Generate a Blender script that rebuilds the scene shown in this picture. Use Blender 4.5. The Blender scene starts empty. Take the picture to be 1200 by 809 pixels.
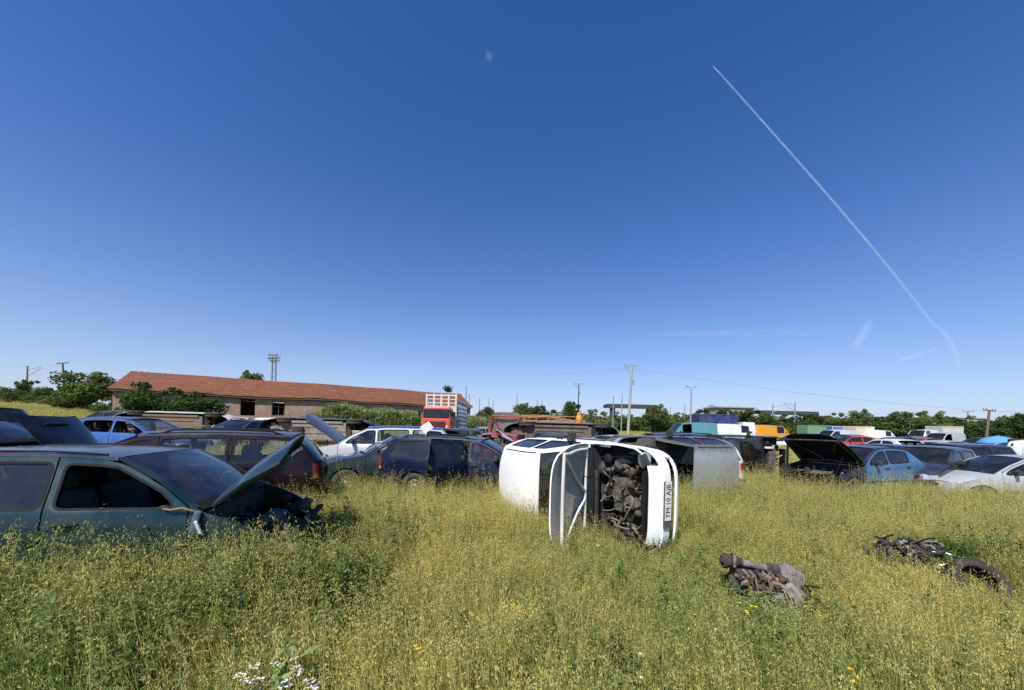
import bpy, bmesh, math, random
import numpy as np
from mathutils import Vector, Matrix, Euler, noise
from mathutils.geometry import delaunay_2d_cdt

R = math.radians
rnd = random.Random(11)
scene = bpy.context.scene
COL = scene.collection

# ------------------------------------------------------------------ camera
F, HX, HY, CAMH, ROLL = 440.0, 600.0, 502.0, 1.75, R(1.5)
CAM = Vector((0, 0, CAMH))
RIGHT = Vector((math.cos(ROLL), 0, math.sin(ROLL)))
UP = Vector((-math.sin(ROLL), 0, math.cos(ROLL)))
cd = bpy.data.cameras.new('camera')
cam = bpy.data.objects.new('camera', cd)
COL.objects.link(cam)
m3 = Matrix((RIGHT, UP, Vector((0, -1, 0)))).transposed()
cam.matrix_world = Matrix.Translation(CAM) @ m3.to_4x4()
cd.sensor_fit = 'HORIZONTAL'
cd.sensor_width = 36
cd.lens = F / 1200 * 36
cd.shift_y = (HY - 404.5) / 1200
cd.clip_start = 0.05
cd.clip_end = 60000
scene.camera = cam

# ------------------------------------------------------------------ sky, sun, exposure
SUN_EL = R(52)
SUN_DIR = Vector((-0.48, -0.88, 0)).normalized() * math.cos(SUN_EL) + Vector((0, 0, math.sin(SUN_EL)))
world = bpy.data.worlds.new('World')
scene.world = world
world.use_nodes = True
wn = world.node_tree.nodes
bg = wn['Background']
sky = wn.new('ShaderNodeTexSky')
sky.sky_type = 'NISHITA'
sky.sun_disc = False
sky.sun_elevation = SUN_EL
sky.sun_rotation = math.atan2(SUN_DIR.x, SUN_DIR.y)
sky.altitude = 100
sky.air_density = 1.0
sky.dust_density = 0.8
sky.ozone_density = 6.0
hsv = wn.new('ShaderNodeHueSaturation')
hsv.inputs['Saturation'].default_value = 1.25
world.node_tree.links.new(sky.outputs[0], hsv.inputs['Color'])
tint = wn.new('ShaderNodeMix')
tint.data_type = 'RGBA'
tint.blend_type = 'MULTIPLY'
tint.inputs[0].default_value = 1.0
tint.inputs[7].default_value = (0.96, 0.90, 1.07, 1)
world.node_tree.links.new(hsv.outputs[0], tint.inputs[6])
wtc = wn.new('ShaderNodeTexCoord')
wsx = wn.new('ShaderNodeSeparateXYZ')
world.node_tree.links.new(wtc.outputs['Generated'], wsx.inputs[0])
wex = wn.new('ShaderNodeMath')          # low air is hazy: exp(-9 z)
wex.operation = 'MULTIPLY'
wex.inputs[1].default_value = -6.3
world.node_tree.links.new(wsx.outputs[2], wex.inputs[0])
wpw = wn.new('ShaderNodeMath')
wpw.operation = 'EXPONENT'
world.node_tree.links.new(wex.outputs[0], wpw.inputs[0])
wcl = wn.new('ShaderNodeMath')
wcl.operation = 'MULTIPLY'
wcl.use_clamp = True
wcl.inputs[1].default_value = 0.85
world.node_tree.links.new(wpw.outputs[0], wcl.inputs[0])
haze = wn.new('ShaderNodeMix')
haze.data_type = 'RGBA'
haze.inputs[7].default_value = (4.5, 5.15, 6.3, 1)
world.node_tree.links.new(wcl.outputs[0], haze.inputs[0])
world.node_tree.links.new(tint.outputs[2], haze.inputs[6])
world.node_tree.links.new(haze.outputs[2], bg.inputs[0])
bg.inputs[1].default_value = 0.088
sl = bpy.data.lights.new('sun', 'SUN')
sl.energy = 4.2
sl.angle = R(0.5)
sl.color = (1.0, 0.955, 0.88)
so = bpy.data.objects.new('sun', sl)
COL.objects.link(so)
so.location = (0, 0, 30)
so.rotation_euler = (-SUN_DIR).to_track_quat('-Z', 'Y').to_euler()
scene.view_settings.view_transform = 'Standard'
scene.view_settings.look = 'None'
scene.view_settings.exposure = 0.68
scene.view_settings.gamma = 1.0
scene.cycles.max_bounces = 8
scene.cycles.transparent_max_bounces = 12
scene.cycles.use_denoising = False


# ------------------------------------------------------------------ placing
def ground(x, y=0.0):
    t = (-x - 4.0) / 1.5
    s = 1.5 * (math.log1p(math.exp(t)) if t < 30 else t)
    s = min(s, 70.0)
    return 0.03 * s + 0.02 * min(42.0, max(0.0, y - 7.0))


def P(px, py, D):
    return CAM + RIGHT * ((px - HX) / F * D) + UP * (-(py - HY) / F * D) + Vector((0, D, 0))


def G(px, D, dz=0.0):
    """the ground point that stands D metres in front, under picture column px (at the horizon)"""
    p = P(px, HY, D)
    return Vector((p.x, p.y, ground(p.x, p.y) + dz))


# ------------------------------------------------------------------ tagging and linking
def tag(o, label, cat, group=None, kind=None):
    if label:
        o['label'] = label
    if cat:
        o['category'] = cat
    if group:
        o['group'] = group
    if kind:
        o['kind'] = kind
    return o


def thing(name, label, cat, loc=(0, 0, 0), rot=(0, 0, 0), group=None, scale=1.0):
    o = bpy.data.objects.new(name, None)
    COL.objects.link(o)
    o.location = loc
    o.rotation_euler = rot
    o.scale = (scale,) * 3 if isinstance(scale, (int, float)) else scale
    o.empty_display_size = 0.2
    return tag(o, label, cat, group)


def link(name, me, parent=None, mats=()):
    o = bpy.data.objects.new(name, me)
    for m in mats:
        me.materials.append(m)
    COL.objects.link(o)
    if parent is not None:
        o.parent = parent
    return o


def copy_tree(o, parent=None):
    c = o.copy()
    COL.objects.link(c)
    if parent is not None:
        c.parent = parent
    for ch in list(o.children):
        copy_tree(ch, c)
    return c


# ------------------------------------------------------------------ materials
def new_mat(name):
    m = bpy.data.materials.new(name)
    m.use_nodes = True
    nt = m.node_tree
    b = nt.nodes['Principled BSDF']
    return m, nt, b


def nz(nt, scale, detail=4, rough=0.6, coord='Object'):
    tc = nt.nodes.new('ShaderNodeTexCoord')
    n = nt.nodes.new('ShaderNodeTexNoise')
    n.inputs['Scale'].default_value = scale
    n.inputs['Detail'].default_value = detail
    n.inputs['Roughness'].default_value = rough
    nt.links.new(tc.outputs[coord], n.inputs['Vector'])
    return n.outputs['Fac']


def ramp(nt, fac, stops):
    r = nt.nodes.new('ShaderNodeValToRGB')
    els = r.color_ramp.elements
    while len(els) < len(stops):
        els.new(0.5)
    for e, (p, c) in zip(els, stops):
        e.position = p
        e.color = (*c, 1) if not isinstance(c, (int, float)) else (c, c, c, 1)
    nt.links.new(fac, r.inputs[0])
    return r.outputs[0]


def mixc(nt, fac, a, b, mode='MIX'):
    m = nt.nodes.new('ShaderNodeMix')
    m.data_type = 'RGBA'
    m.blend_type = mode
    for s, v in ((0, fac), (6, a), (7, b)):
        if isinstance(v, (int, float)):
            m.inputs[s].default_value = v
        elif isinstance(v, tuple):
            m.inputs[s].default_value = (*v, 1)
        else:
            nt.links.new(v, m.inputs[s])
    return m.outputs[2]


def bump(nt, b, fac, strength, dist=0.01):
    bn = nt.nodes.new('ShaderNodeBump')
    bn.inputs['Strength'].default_value = strength
    bn.inputs['Distance'].default_value = dist
    nt.links.new(fac, bn.inputs['Height'])
    nt.links.new(bn.outputs[0], b.inputs['Normal'])


_pm = {}


def paint(color, dust=0.35, rust=0.0, metal=0.0, rough=0.26, coat=0.42, mud=0.0):
    key = (color, dust, rust, metal, rough, coat, mud)
    if key in _pm:
        return _pm[key]
    m, nt, b = new_mat('car_paint')
    n1 = nz(nt, 1.7, 6, 0.65)
    f1 = ramp(nt, n1, [(0.38, 0.0), (0.75, 1.0)])
    mul = nt.nodes.new('ShaderNodeMath')
    mul.operation = 'MULTIPLY'
    nt.links.new(f1, mul.inputs[0])
    mul.inputs[1].default_value = dust
    c = mixc(nt, mul.outputs[0], color, (0.25, 0.21, 0.15))
    n3 = nz(nt, 38, 5, 0.7)
    sp = ramp(nt, n3, [(0.62, 0.0), (0.70, 1.0)])
    mm = nt.nodes.new('ShaderNodeMath')
    mm.operation = 'MULTIPLY'
    nt.links.new(sp, mm.inputs[0])
    mm.inputs[1].default_value = 0.35 * dust
    c = mixc(nt, mm.outputs[0], c, (0.2, 0.17, 0.12))
    if rust > 0:
        n2 = nz(nt, 3.3, 8, 0.7)
        f2 = ramp(nt, n2, [(0.66 - 0.2 * rust, 0.0), (0.72 - 0.2 * rust, 1.0)])
        c = mixc(nt, f2, c, (0.12, 0.045, 0.02))
    if mud > 0:
        n4 = nz(nt, 26, 8, 0.8)
        tcm = nt.nodes.new('ShaderNodeTexCoord')
        sx = nt.nodes.new('ShaderNodeSeparateXYZ')
        nt.links.new(tcm.outputs['Object'], sx.inputs[0])
        mr = nt.nodes.new('ShaderNodeMapRange')
        nt.links.new(sx.outputs[1], mr.inputs[0])
        mr.inputs[1].default_value = .25
        mr.inputs[2].default_value = -.75
        n5 = mr.outputs[0]
        ad = nt.nodes.new('ShaderNodeMath')
        ad.operation = 'MULTIPLY'
        nt.links.new(n4, ad.inputs[0])
        nt.links.new(n5, ad.inputs[1])
        f3 = ramp(nt, ad.outputs[0], [(0.40 - 0.06 * mud, 0.0), (0.46 - 0.06 * mud, 0.9)])
        c = mixc(nt, f3, c, (0.16, 0.13, 0.085))
    nt.links.new(c, b.inputs['Base Color'])
    rr = nt.nodes.new('ShaderNodeMapRange')
    nt.links.new(f1, rr.inputs[0])
    rr.inputs[3].default_value = rough
    rr.inputs[4].default_value = min(0.85, rough + 0.25)
    nt.links.new(rr.outputs[0], b.inputs['Roughness'])
    b.inputs['Specular IOR Level'].default_value = .2
    b.inputs['Metallic'].default_value = metal
    b.inputs['Coat Weight'].default_value = coat
    b.inputs['Coat Roughness'].default_value = 0.07
    _pm[key] = m
    return m


def plain(name, color, rough=0.7, metal=0.0, var=0.35, scale=6.0, col2=None, bmp=0.0, bscale=40):
    m, nt, b = new_mat(name)
    n = nz(nt, scale, 6, 0.65)
    f = ramp(nt, n, [(0.35, 0.0), (0.68, 1.0)])
    c2 = col2 if col2 else tuple(v * (1 - var) for v in color)
    c = mixc(nt, f, color, c2)
    nt.links.new(c, b.inputs['Base Color'])
    b.inputs['Roughness'].default_value = rough
    b.inputs['Metallic'].default_value = metal
    if max(color) < .12:
        b.inputs['Specular IOR Level'].default_value = .16
    if bmp:
        bump(nt, b, nz(nt, bscale, 6, 0.7), bmp, 0.02)
    return m


def glass_mat(name, tint, dust):
    m, nt, b = new_mat(name)
    out = nt.nodes['Material Output']
    nt.nodes.remove(b)
    tr = nt.nodes.new('ShaderNodeBsdfTransparent')
    tr.inputs[0].default_value = (*tint, 1)
    gl = nt.nodes.new('ShaderNodeBsdfGlossy')
    gl.inputs['Roughness'].default_value = 0.03
    gl.inputs['Color'].default_value = (0.9, 0.93, 0.95, 1)
    lw = nt.nodes.new('ShaderNodeFresnel')
    lw.inputs['IOR'].default_value = 1.7
    mx = nt.nodes.new('ShaderNodeMixShader')
    nt.links.new(lw.outputs[0], mx.inputs[0])
    nt.links.new(tr.outputs[0], mx.inputs[1])
    nt.links.new(gl.outputs[0], mx.inputs[2])
    df = nt.nodes.new('ShaderNodeBsdfDiffuse')
    df.inputs[0].default_value = (0.30, 0.27, 0.22, 1)
    n = nz(nt, 2.6, 6, 0.7)
    f = ramp(nt, n, [(0.35, 0.15 * dust), (0.75, dust)])
    mx2 = nt.nodes.new('ShaderNodeMixShader')
    nt.links.new(f, mx2.inputs[0])
    nt.links.new(mx.outputs[0], mx2.inputs[1])
    nt.links.new(df.outputs[0], mx2.inputs[2])
    nt.links.new(mx2.outputs[0], out.inputs[0])
    return m


M = {}
M['glass'] = glass_mat('car_glass', (0.50, 0.57, 0.56), 0.09)
M['clear_glass'] = glass_mat('clear_glass', (0.8, 0.86, 0.84), 0.06)
M['dark_glass'] = glass_mat('dark_glass', (0.16, 0.18, 0.19), 0.09)
M['trim'] = plain('black_trim', (0.014, 0.014, 0.016), 0.75, var=0.2)
M['inner'] = plain('door_lining', (0.05, 0.048, 0.046), 0.8, var=0.4)
M['cabin'] = plain('cabin_fabric', (0.035, 0.036, 0.04), 0.9, var=0.4, scale=12)
M['seat'] = plain('seat_fabric', (0.10, 0.105, 0.115), 0.95, var=0.35, scale=15)
M['tyre'] = plain('tyre_rubber', (0.035, 0.034, 0.033), 0.85, var=0.3, col2=(0.075, 0.068, 0.058), scale=9, bmp=0.3)
M['rim'] = plain('steel_rim', (0.33, 0.32, 0.30), 0.5, 0.6, col2=(0.14, 0.10, 0.07), scale=8)
M['under'] = plain('underbody_coating', (0.10, 0.09, 0.08), 0.85, var=0.3, col2=(0.20, 0.15, 0.105), scale=4, bmp=0.4)
M['under_pale'] = plain('pale_underbody_coating', (0.27, 0.26, 0.23), 0.8, var=0.3, col2=(0.16, 0.12, 0.085), scale=4, bmp=0.4)
M['rust'] = plain('rusty_steel', (0.13, 0.06, 0.03), 0.9, 0.1, col2=(0.07, 0.045, 0.03), scale=11, bmp=0.5)
M['alloy'] = plain('dirty_cast_alloy', (0.36, 0.33, 0.28), 0.6, 0.3, col2=(0.16, 0.13, 0.10), scale=9, bmp=0.4)
M['alloy_dark'] = plain('oil_stained_alloy', (.17, .16, .145), .6, .3, col2=(.05, .042, .034), scale=13, bmp=.5)
M['tan'] = plain('dusty_tan_metal', (0.21, 0.165, 0.11), 0.8, 0.1, col2=(0.15, 0.10, 0.06), scale=10, bmp=0.4)
M['grease'] = plain('greasy_iron', (0.045, 0.04, 0.036), 0.6, 0.3, col2=(0.11, 0.085, 0.06), scale=12, bmp=0.5)
M['hose'] = plain('black_hose', (0.02, 0.02, 0.02), 0.6, var=0.2)
M['plastic'] = plain('black_plastic', (0.025, 0.026, 0.028), 0.5, col2=(0.07, 0.065, 0.055), scale=5)
M['lamp'] = plain('headlight_lens', (0.62, 0.64, 0.65), 0.12, 0.55, var=0.4, scale=20)
M['tail'] = plain('tail_light_lens', (0.42, 0.025, 0.02), 0.2, var=0.3)
M['amber'] = plain('amber_lens', (0.6, 0.20, 0.03), 0.2, var=0.2)
M['white_plastic'] = plain('white_plastic', (0.75, 0.75, 0.73), 0.4, var=0.1)
M['plate'] = plain('plate_white', (0.72, 0.72, 0.68), 0.45, var=0.12)
M['ink'] = plain('plate_ink', (0.012, 0.012, 0.014), 0.5, var=0.1)
M['galv'] = plain('galvanised_steel', (0.36, 0.37, 0.38), 0.55, 0.4, var=0.3)
M['concrete'] = plain('pole_concrete', (0.36, 0.35, 0.32), 0.9, var=0.25, scale=1.5, bmp=0.2)
M['dark_steel'] = plain('dark_steel', (0.07, 0.08, 0.095), 0.6, 0.2, var=0.3)
M['pole_wood'] = plain('pole_timber', (0.16, 0.125, 0.09), 0.9, var=0.35, scale=3)


# ------------------------------------------------------------------ mesh builder
class MB:
    def __init__(self):
        self.v, self.f, self.m, self.s = [], [], [], []

    def add(self, vs, fs, mi=0, smooth=False):
        o = len(self.v)
        self.v += [tuple(v) for v in vs]
        self.f += [tuple(i + o for i in f) for f in fs]
        self.m += [mi] * len(fs)
        self.s += [smooth] * len(fs)

    def box(self, c, s, rot=None, mi=0, bev=0.0, taper=(1, 1)):
        hx, hy, hz = s[0] / 2, s[1] / 2, s[2] / 2
        pts = []
        mr = rot.to_matrix() if isinstance(rot, Euler) else (Euler(rot).to_matrix() if rot is not None else None)
        bm = bmesh.new()
        vs = []
        for z in (-1, 1):
            k = taper if z > 0 else (1, 1)
            for x, y in ((-1, -1), (1, -1), (1, 1), (-1, 1)):
                vs.append(bm.verts.new((x * hx * k[0], y * hy * k[1], z * hz)))
        for f in ((3, 2, 1, 0), (4, 5, 6, 7), (0, 1, 5, 4), (1, 2, 6, 5), (2, 3, 7, 6), (3, 0, 4, 7)):
            bm.faces.new([vs[i] for i in f])
        if bev > 0:
            bmesh.ops.bevel(bm, geom=list(bm.edges), offset=bev, segments=2, affect='EDGES', profile=0.6)
        bm.verts.index_update()
        c = Vector(c)
        for v in bm.verts:
            p = v.co.copy()
            if mr:
                p = mr @ p
            pts.append(p + c)
        self.add(pts, [[v.index for v in f.verts] for f in bm.faces], mi, False)
        bm.free()

    def tube(self, path, r, n=8, mi=0, caps=True, smooth=True):
        path = [Vector(p) for p in path]
        rs = r if isinstance(r, (list, tuple)) else [r] * len(path)
        vs, fs = [], []
        up = Vector((0, 0, 1))
        last = None
        for i, p in enumerate(path):
            d = (path[min(i + 1, len(path) - 1)] - path[max(i - 1, 0)]).normalized()
            a = last if last is not None else (up if abs(d.z) < 0.9 else Vector((1, 0, 0)))
            a = (a - d * a.dot(d))
            if a.length < 1e-5:
                a = Vector((1, 0, 0)) - d * d.x
            a.normalize()
            last = a
            b = d.cross(a)
            for k in range(n):
                t = 2 * math.pi * k / n
                vs.append(p + (a * math.cos(t) + b * math.sin(t)) * rs[i])
        for i in range(len(path) - 1):
            for k in range(n):
                k2 = (k + 1) % n
                fs.append((i * n + k, i * n + k2, (i + 1) * n + k2, (i + 1) * n + k))
        self.add(vs, fs, mi, smooth)
        if caps:
            e = (len(path) - 1) * n
            self.add(vs[:n], [tuple(range(n - 1, -1, -1))], mi, False)
            self.add(vs[e:e + n], [tuple(range(n))], mi, False)

    def lathe(self, prof, c, axis, n=24, mi=0, smooth=True, close=False):
        """prof: (radius, along) pairs"""
        ax = Vector(axis).normalized()
        a = ax.orthogonal().normalized()
        b = ax.cross(a)
        c = Vector(c)
        vs, fs = [], []
        for r_, t_ in prof:
            for k in range(n):
                th = 2 * math.pi * k / n
                vs.append(c + ax * t_ + (a * math.cos(th) + b * math.sin(th)) * r_)
        L = len(prof)
        for i in range(L if close else L - 1):
            j = (i + 1) % L
            for k in range(n):
                k2 = (k + 1) % n
                fs.append((i * n + k, i * n + k2, j * n + k2, j * n + k))
        self.add(vs, fs, mi, smooth)

    def blob(self, c, s, mi=0, amp=0.2, freq=3.0, sub=2, rot=None, seed=0):
        bm = bmesh.new()
        bmesh.ops.create_icosphere(bm, subdivisions=sub, radius=1)
        mr = Euler(rot).to_matrix() if rot else None
        vs = []
        for v in bm.verts:
            k = 1 + amp * noise.noise(v.co * freq + Vector((seed * 7.3, seed * 3.1, seed)))
            p = Vector((v.co.x * s[0], v.co.y * s[1], v.co.z * s[2])) * k
            if mr:
                p = mr @ p
            vs.append(p + Vector(c))
        bm.verts.index_update()
        self.add(vs, [[v.index for v in f.verts] for f in bm.faces], mi, True)
        bm.free()

    def obj(self, name, mats, parent=None):
        me = bpy.data.meshes.new(name)
        me.from_pydata(self.v, [], self.f)
        me.polygons.foreach_set('material_index', self.m)
        me.polygons.foreach_set('use_smooth', self.s)
        me.update()
        return link(name, me, parent, mats if isinstance(mats, (list, tuple)) else [mats])


# ------------------------------------------------------------------ flat polygons for panels
def inpoly(p, poly):
    x, y = p
    c = False
    j = len(poly) - 1
    for i in range(len(poly)):
        xi, yi = poly[i]
        xj, yj = poly[j]
        if (yi > y) != (yj > y) and x < (xj - xi) * (y - yi) / (yj - yi) + xi:
            c = not c
        j = i
    return c


def resample(loop, step):
    out = []
    n = len(loop)
    for i in range(n):
        a, b = loop[i], loop[(i + 1) % n]
        d = math.hypot(b[0] - a[0], b[1] - a[1])
        k = max(1, int(math.ceil(d / step)))
        for q in range(k):
            out.append((a[0] + (b[0] - a[0]) * q / k, a[1] + (b[1] - a[1]) * q / k))
    return out


def area2(loop):
    return sum(loop[i][0] * loop[(i + 1) % len(loop)][1] - loop[(i + 1) % len(loop)][0] * loop[i][1] for i in range(len(loop)))


def offset(loop, d):
    """positive d grows the loop"""
    s = 1 if area2(loop) > 0 else -1
    n = len(loop)
    out = []
    for i in range(n):
        a, b, c = loop[i - 1], loop[i], loop[(i + 1) % n]
        e1 = Vector((b[0] - a[0], b[1] - a[1]))
        e2 = Vector((c[0] - b[0], c[1] - b[1]))
        if e1.length < 1e-6 or e2.length < 1e-6:
            out.append(b)
            continue
        e1.normalize()
        e2.normalize()
        n1 = Vector((e1.y, -e1.x)) * s
        n2 = Vector((e2.y, -e2.x)) * s
        nn = n1 + n2
        if nn.length < 1e-4:
            nn = n1
        nn.normalize()
        k = min(2.5, 1 / max(0.3, nn.dot(n1)))
        out.append((b[0] + nn.x * d * k, b[1] + nn.y * d * k))
    return out


def rounded(loop, r, seg=4):
    n = len(loop)
    out = []
    for i in range(n):
        a, b, c = Vector(loop[i - 1]), Vector(loop[i]), Vector(loop[(i + 1) % n])
        l1, l2 = (a - b).length, (c - b).length
        if l1 < 1e-5 or l2 < 1e-5:
            continue
        ang = (a - b).angle(c - b)
        if ang > 2.6:
            out.append(tuple(b))
            continue
        k1, k2 = min(r, l1 * 0.45), min(r, l2 * 0.45)
        p, q = b + (a - b) / l1 * k1, b + (c - b) / l2 * k2
        for j in range(seg + 1):
            t = j / seg
            out.append(tuple(p * (1 - t) ** 2 + b * 2 * t * (1 - t) + q * t * t))
    return out


def circle(cx, cz, r, n=22):
    return [(cx + r * math.cos(2 * math.pi * k / n), cz + r * math.sin(2 * math.pi * k / n)) for k in range(n)]


def panel(name, loop, mapf, hint, mats, parent, holes=(), cuts=(), bands=(), step=0.14, thick=0.018, inner=2, smooth=True, xform=None):
    """a sheet cut from a flat outline and laid on the curved body; bands: (loop, material) inside which faces take another material"""
    pts, edges = [], []

    def addloop(lp, st):
        lp = resample(lp, st)
        o = len(pts)
        pts.extend(Vector(p) for p in lp)
        edges.extend((o + i, o + (i + 1) % len(lp)) for i in range(len(lp)))
        return lp
    addloop(loop, step)
    for h in holes:
        addloop(h, step)
    for c in cuts:
        addloop(c, step)
    for b_, _ in bands:
        addloop(b_, step)
    xs = [p[0] for p in loop]
    zs = [p[1] for p in loop]
    x = min(xs) + step * 0.5
    while x < max(xs):
        z = min(zs) + step * 0.5
        while z < max(zs):
            if inpoly((x, z), loop):
                pts.append(Vector((x, z)))
            z += step
        x += step
    V, _, T, *_r = delaunay_2d_cdt(pts, edges, [], 0, 1e-5)
    used, vs, fs, ms = {}, [], [], []
    for t in T:
        c = (sum(V[i].x for i in t) / 3, sum(V[i].y for i in t) / 3)
        if not inpoly(c, loop) or any(inpoly(c, h) for h in holes) or any(inpoly(c, h) for h in cuts):
            continue
        mi = 0
        for b_, k in bands:
            if inpoly(c, b_):
                mi = k
        f = []
        for i in t:
            if i not in used:
                used[i] = len(vs)
                vs.append(mapf(V[i].x, V[i].y))
            f.append(used[i])
        fs.append(f)
        ms.append(mi)
    if not fs:
        return None
    hint = Vector(hint)
    acc = 0
    for f in fs:
        a, b, c = (Vector(vs[i]) for i in f)
        acc += (b - a).cross(c - a).dot(hint)
    if acc < 0:
        fs = [f[::-1] for f in fs]
    if xform:
        vs = [xform(Vector(v)) for v in vs]
    me = bpy.data.meshes.new(name)
    me.from_pydata([tuple(v) for v in vs], [], fs)
    me.polygons.foreach_set('material_index', ms)
    me.polygons.foreach_set('use_smooth', [smooth] * len(fs))
    me.update()
    o = link(name, me, parent, mats)
    if thick:
        md = o.modifiers.new('thickness', 'SOLIDIFY')
        md.thickness = thick
        md.offset = -1
        md.material_offset = inner
        es = o.modifiers.new('edges', 'EDGE_SPLIT')
        es.split_angle = R(38)
    return o


# ------------------------------------------------------------------ the car builder (x forward, y left, z up)
SPECS = {
    'hatch': dict(L=3.78, W=1.63, fw=1.14, rw=-1.30, hood=0.70, cowl=(0.86, 0.94), A=(0.10, 1.37), Rr=(-1.30, 1.36), T=(-1.66, 0.98), doors=4),
    'hatch3': dict(L=3.78, W=1.63, fw=1.14, rw=-1.30, hood=0.68, cowl=(0.86, 0.93), A=(0.10, 1.36), Rr=(-1.25, 1.33), T=(-1.66, 0.98), doors=2, qwin=True),
    'sedan': dict(L=4.40, W=1.70, fw=1.33, rw=-1.27, hood=0.70, cowl=(0.93, 0.93), A=(0.20, 1.36), Rr=(-0.98, 1.36), T=(-1.55, 1.02), deck=(-1.98, 1.00), doors=4),
    'wagon': dict(L=4.58, W=1.71, fw=1.43, rw=-1.25, hood=0.70, cowl=(1.02, 0.94), A=(0.26, 1.39), Rr=(-1.78, 1.40), T=(-2.10, 0.97), doors=4, qwin=True),
    'fastback': dict(L=3.72, W=1.70, fw=1.32, rw=-1.15, hood=0.70, cowl=(0.96, 0.95), A=(0.33, 1.38), Rr=(-1.20, 1.38), T=(-1.72, 1.0), doors=4, xB=-.06),
    'van': dict(L=4.9, W=1.92, fw=1.65, rw=-1.45, hood=0.95, cowl=(1.85, 1.22), A=(1.15, 2.02), Rr=(-2.25, 2.10), T=(-2.34, 1.15), doors=2, wr=0.34),
    'small_van': dict(L=4.2, W=1.70, fw=1.35, rw=-1.25, hood=0.80, cowl=(1.15, 1.02), A=(0.50, 1.72), Rr=(-1.85, 1.78), T=(-1.98, 1.0), doors=2),
}


class Body:
    def __init__(s, kind):
        d = SPECS[kind]
        s.kind = kind
        s.L, s.W = d['L'], d['W']
        s.fw, s.rw, s.wr = d['fw'], d['rw'], d.get('wr', 0.305)
        s.hood, s.cowl, s.A, s.Rr, s.T = d['hood'], d['cowl'], d['A'], d['Rr'], d['T']
        s.deck = d.get('deck')
        s.doors, s.qwin = d['doors'], d.get('qwin', False)
        s.xB = d.get('xB')
        s.xf = s.L / 2
        s.xsf = s.xf - 0.37
        s.xsr = s.deck[0] if s.deck else s.T[0]
        s.n = 5.2
        s.zbelt0, s.zbelt1 = s.cowl[1] - 0.02, s.T[1] - 0.02
        mid = ((s.A[0] + s.Rr[0]) / 2, max(s.A[1], s.Rr[1]) + 0.035)
        hm = ((s.xsf + s.cowl[0]) / 2, s.hood + (s.cowl[1] - s.hood) * 0.62)
        am = ((s.cowl[0] + s.A[0]) / 2 + 0.02, (s.cowl[1] + s.A[1]) / 2 + 0.02)
        top = [(s.xsf, s.hood), hm, s.cowl, am, s.A, (s.A[0] * 0.75 + s.Rr[0] * 0.25, (s.A[1] + mid[1]) / 2 + 0.012), mid,
               (s.A[0] * 0.25 + s.Rr[0] * 0.75, (s.Rr[1] + mid[1]) / 2 + 0.010), s.Rr, ((s.Rr[0] + s.T[0]) / 2 - 0.02, (s.Rr[1] + s.T[1]) / 2 + 0.015), s.T]
        if s.deck:
            top.append(s.deck)
        s.top = top
        s.tx = np.array([p[0] for p in top][::-1])
        s.tz = np.array([p[1] for p in top][::-1])
        # plan curve tables: arc length -> (x, y)
        th = np.linspace(0, math.pi / 2, 400)
        px = s.xf * np.cos(th) ** (2 / s.n)
        py = s.W / 2 * np.sin(th) ** (2 / s.n)
        arc = np.concatenate([[0], np.cumsum(np.hypot(np.diff(px), np.diff(py)))])
        s.px, s.py, s.arc = px, py, arc
        s.Sf = float(np.interp(-s.xsf, -px, arc))
        s.Sr = float(np.interp(s.xsr, -px, arc))

    def ze(s, x):
        return float(np.interp(x, s.tx, s.tz))

    def belt(s, x):
        t = (x - s.cowl[0]) / (s.T[0] - s.cowl[0])
        return s.zbelt0 + (s.zbelt1 - s.zbelt0) * t

    def plan(s, x):
        k = min(0.9999, abs(x) / s.xf)
        return s.W / 2 * (1 - k ** s.n) ** (1 / s.n)

    def low(s, z):
        if z < 0.55:
            return 1 - 0.07 * ((0.55 - z) / 0.4) ** 2
        return 1 - 0.03 * min(1.6, ((z - 0.55) / 0.45)) ** 2

    def hw(s, x, z):
        b = s.belt(x)
        if z <= b or x > s.cowl[0] or x < s.T[0]:
            return s.plan(x) * s.low(min(z, b))
        k = 0.36 if s.kind not in ('van', 'small_van') else 0.17
        return s.plan(x) * s.low(b) - (z - b) * k - 0.012 * min(1, (z - b) / 0.05)

    def side(s, sg):
        def f(x, z):
            y = s.hw(x, z)
            y += 0.004 * noise.noise(Vector((x * 2.1, z * 2.7, sg * 3.0)))
            if z < s.belt(x) and abs(z - 0.78) < 0.03:
                y += 0.006
            return (x, sg * y, z)
        return f

    def fx(s, z):       # how far the nose falls back at a height
        if z > 0.5:
            return 0.10 * ((z - 0.5) / 0.25) ** 1.3 * (0.25 if s.hood > 0.9 else 1)
        return 0.05 * ((0.5 - z) / 0.3) ** 2

    def rx(s, z):
        if z > 0.5:
            return 0.05 * ((z - 0.5) / 0.45) ** 1.3
        return 0.05 * ((0.5 - z) / 0.3) ** 2

    def front(s, q, z):
        a = abs(q)
        x = float(np.interp(a, s.arc, s.px))
        y = float(np.interp(a, s.arc, s.py))
        k = min(1.0, max(0.0, (x - s.xsf) / 0.30))
        return (x - s.fx(z) * k, math.copysign(y * s.low(min(z, 0.9)), q), z)

    def rear(s, q, z):
        a = abs(q)
        x = float(np.interp(a, s.arc, s.px))
        y = float(np.interp(a, s.arc, s.py))
        k = min(1.0, max(0.0, (x + s.xsr) / 0.20))
        return (-(x - s.rx(z) * k), math.copysign(y * s.low(min(z, 0.95)), q), z)

    # bow of a cross edge: shape matches the nose / tail plan at the ends
    def bowf(s, v):
        y = abs(v) * s.plan(s.xsf)
        k = min(0.9999, y / (s.W / 2))
        x = s.xf * (1 - k ** s.n) ** (1 / s.n)
        return (x - s.xsf) / (s.xf - s.xsf)


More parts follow.
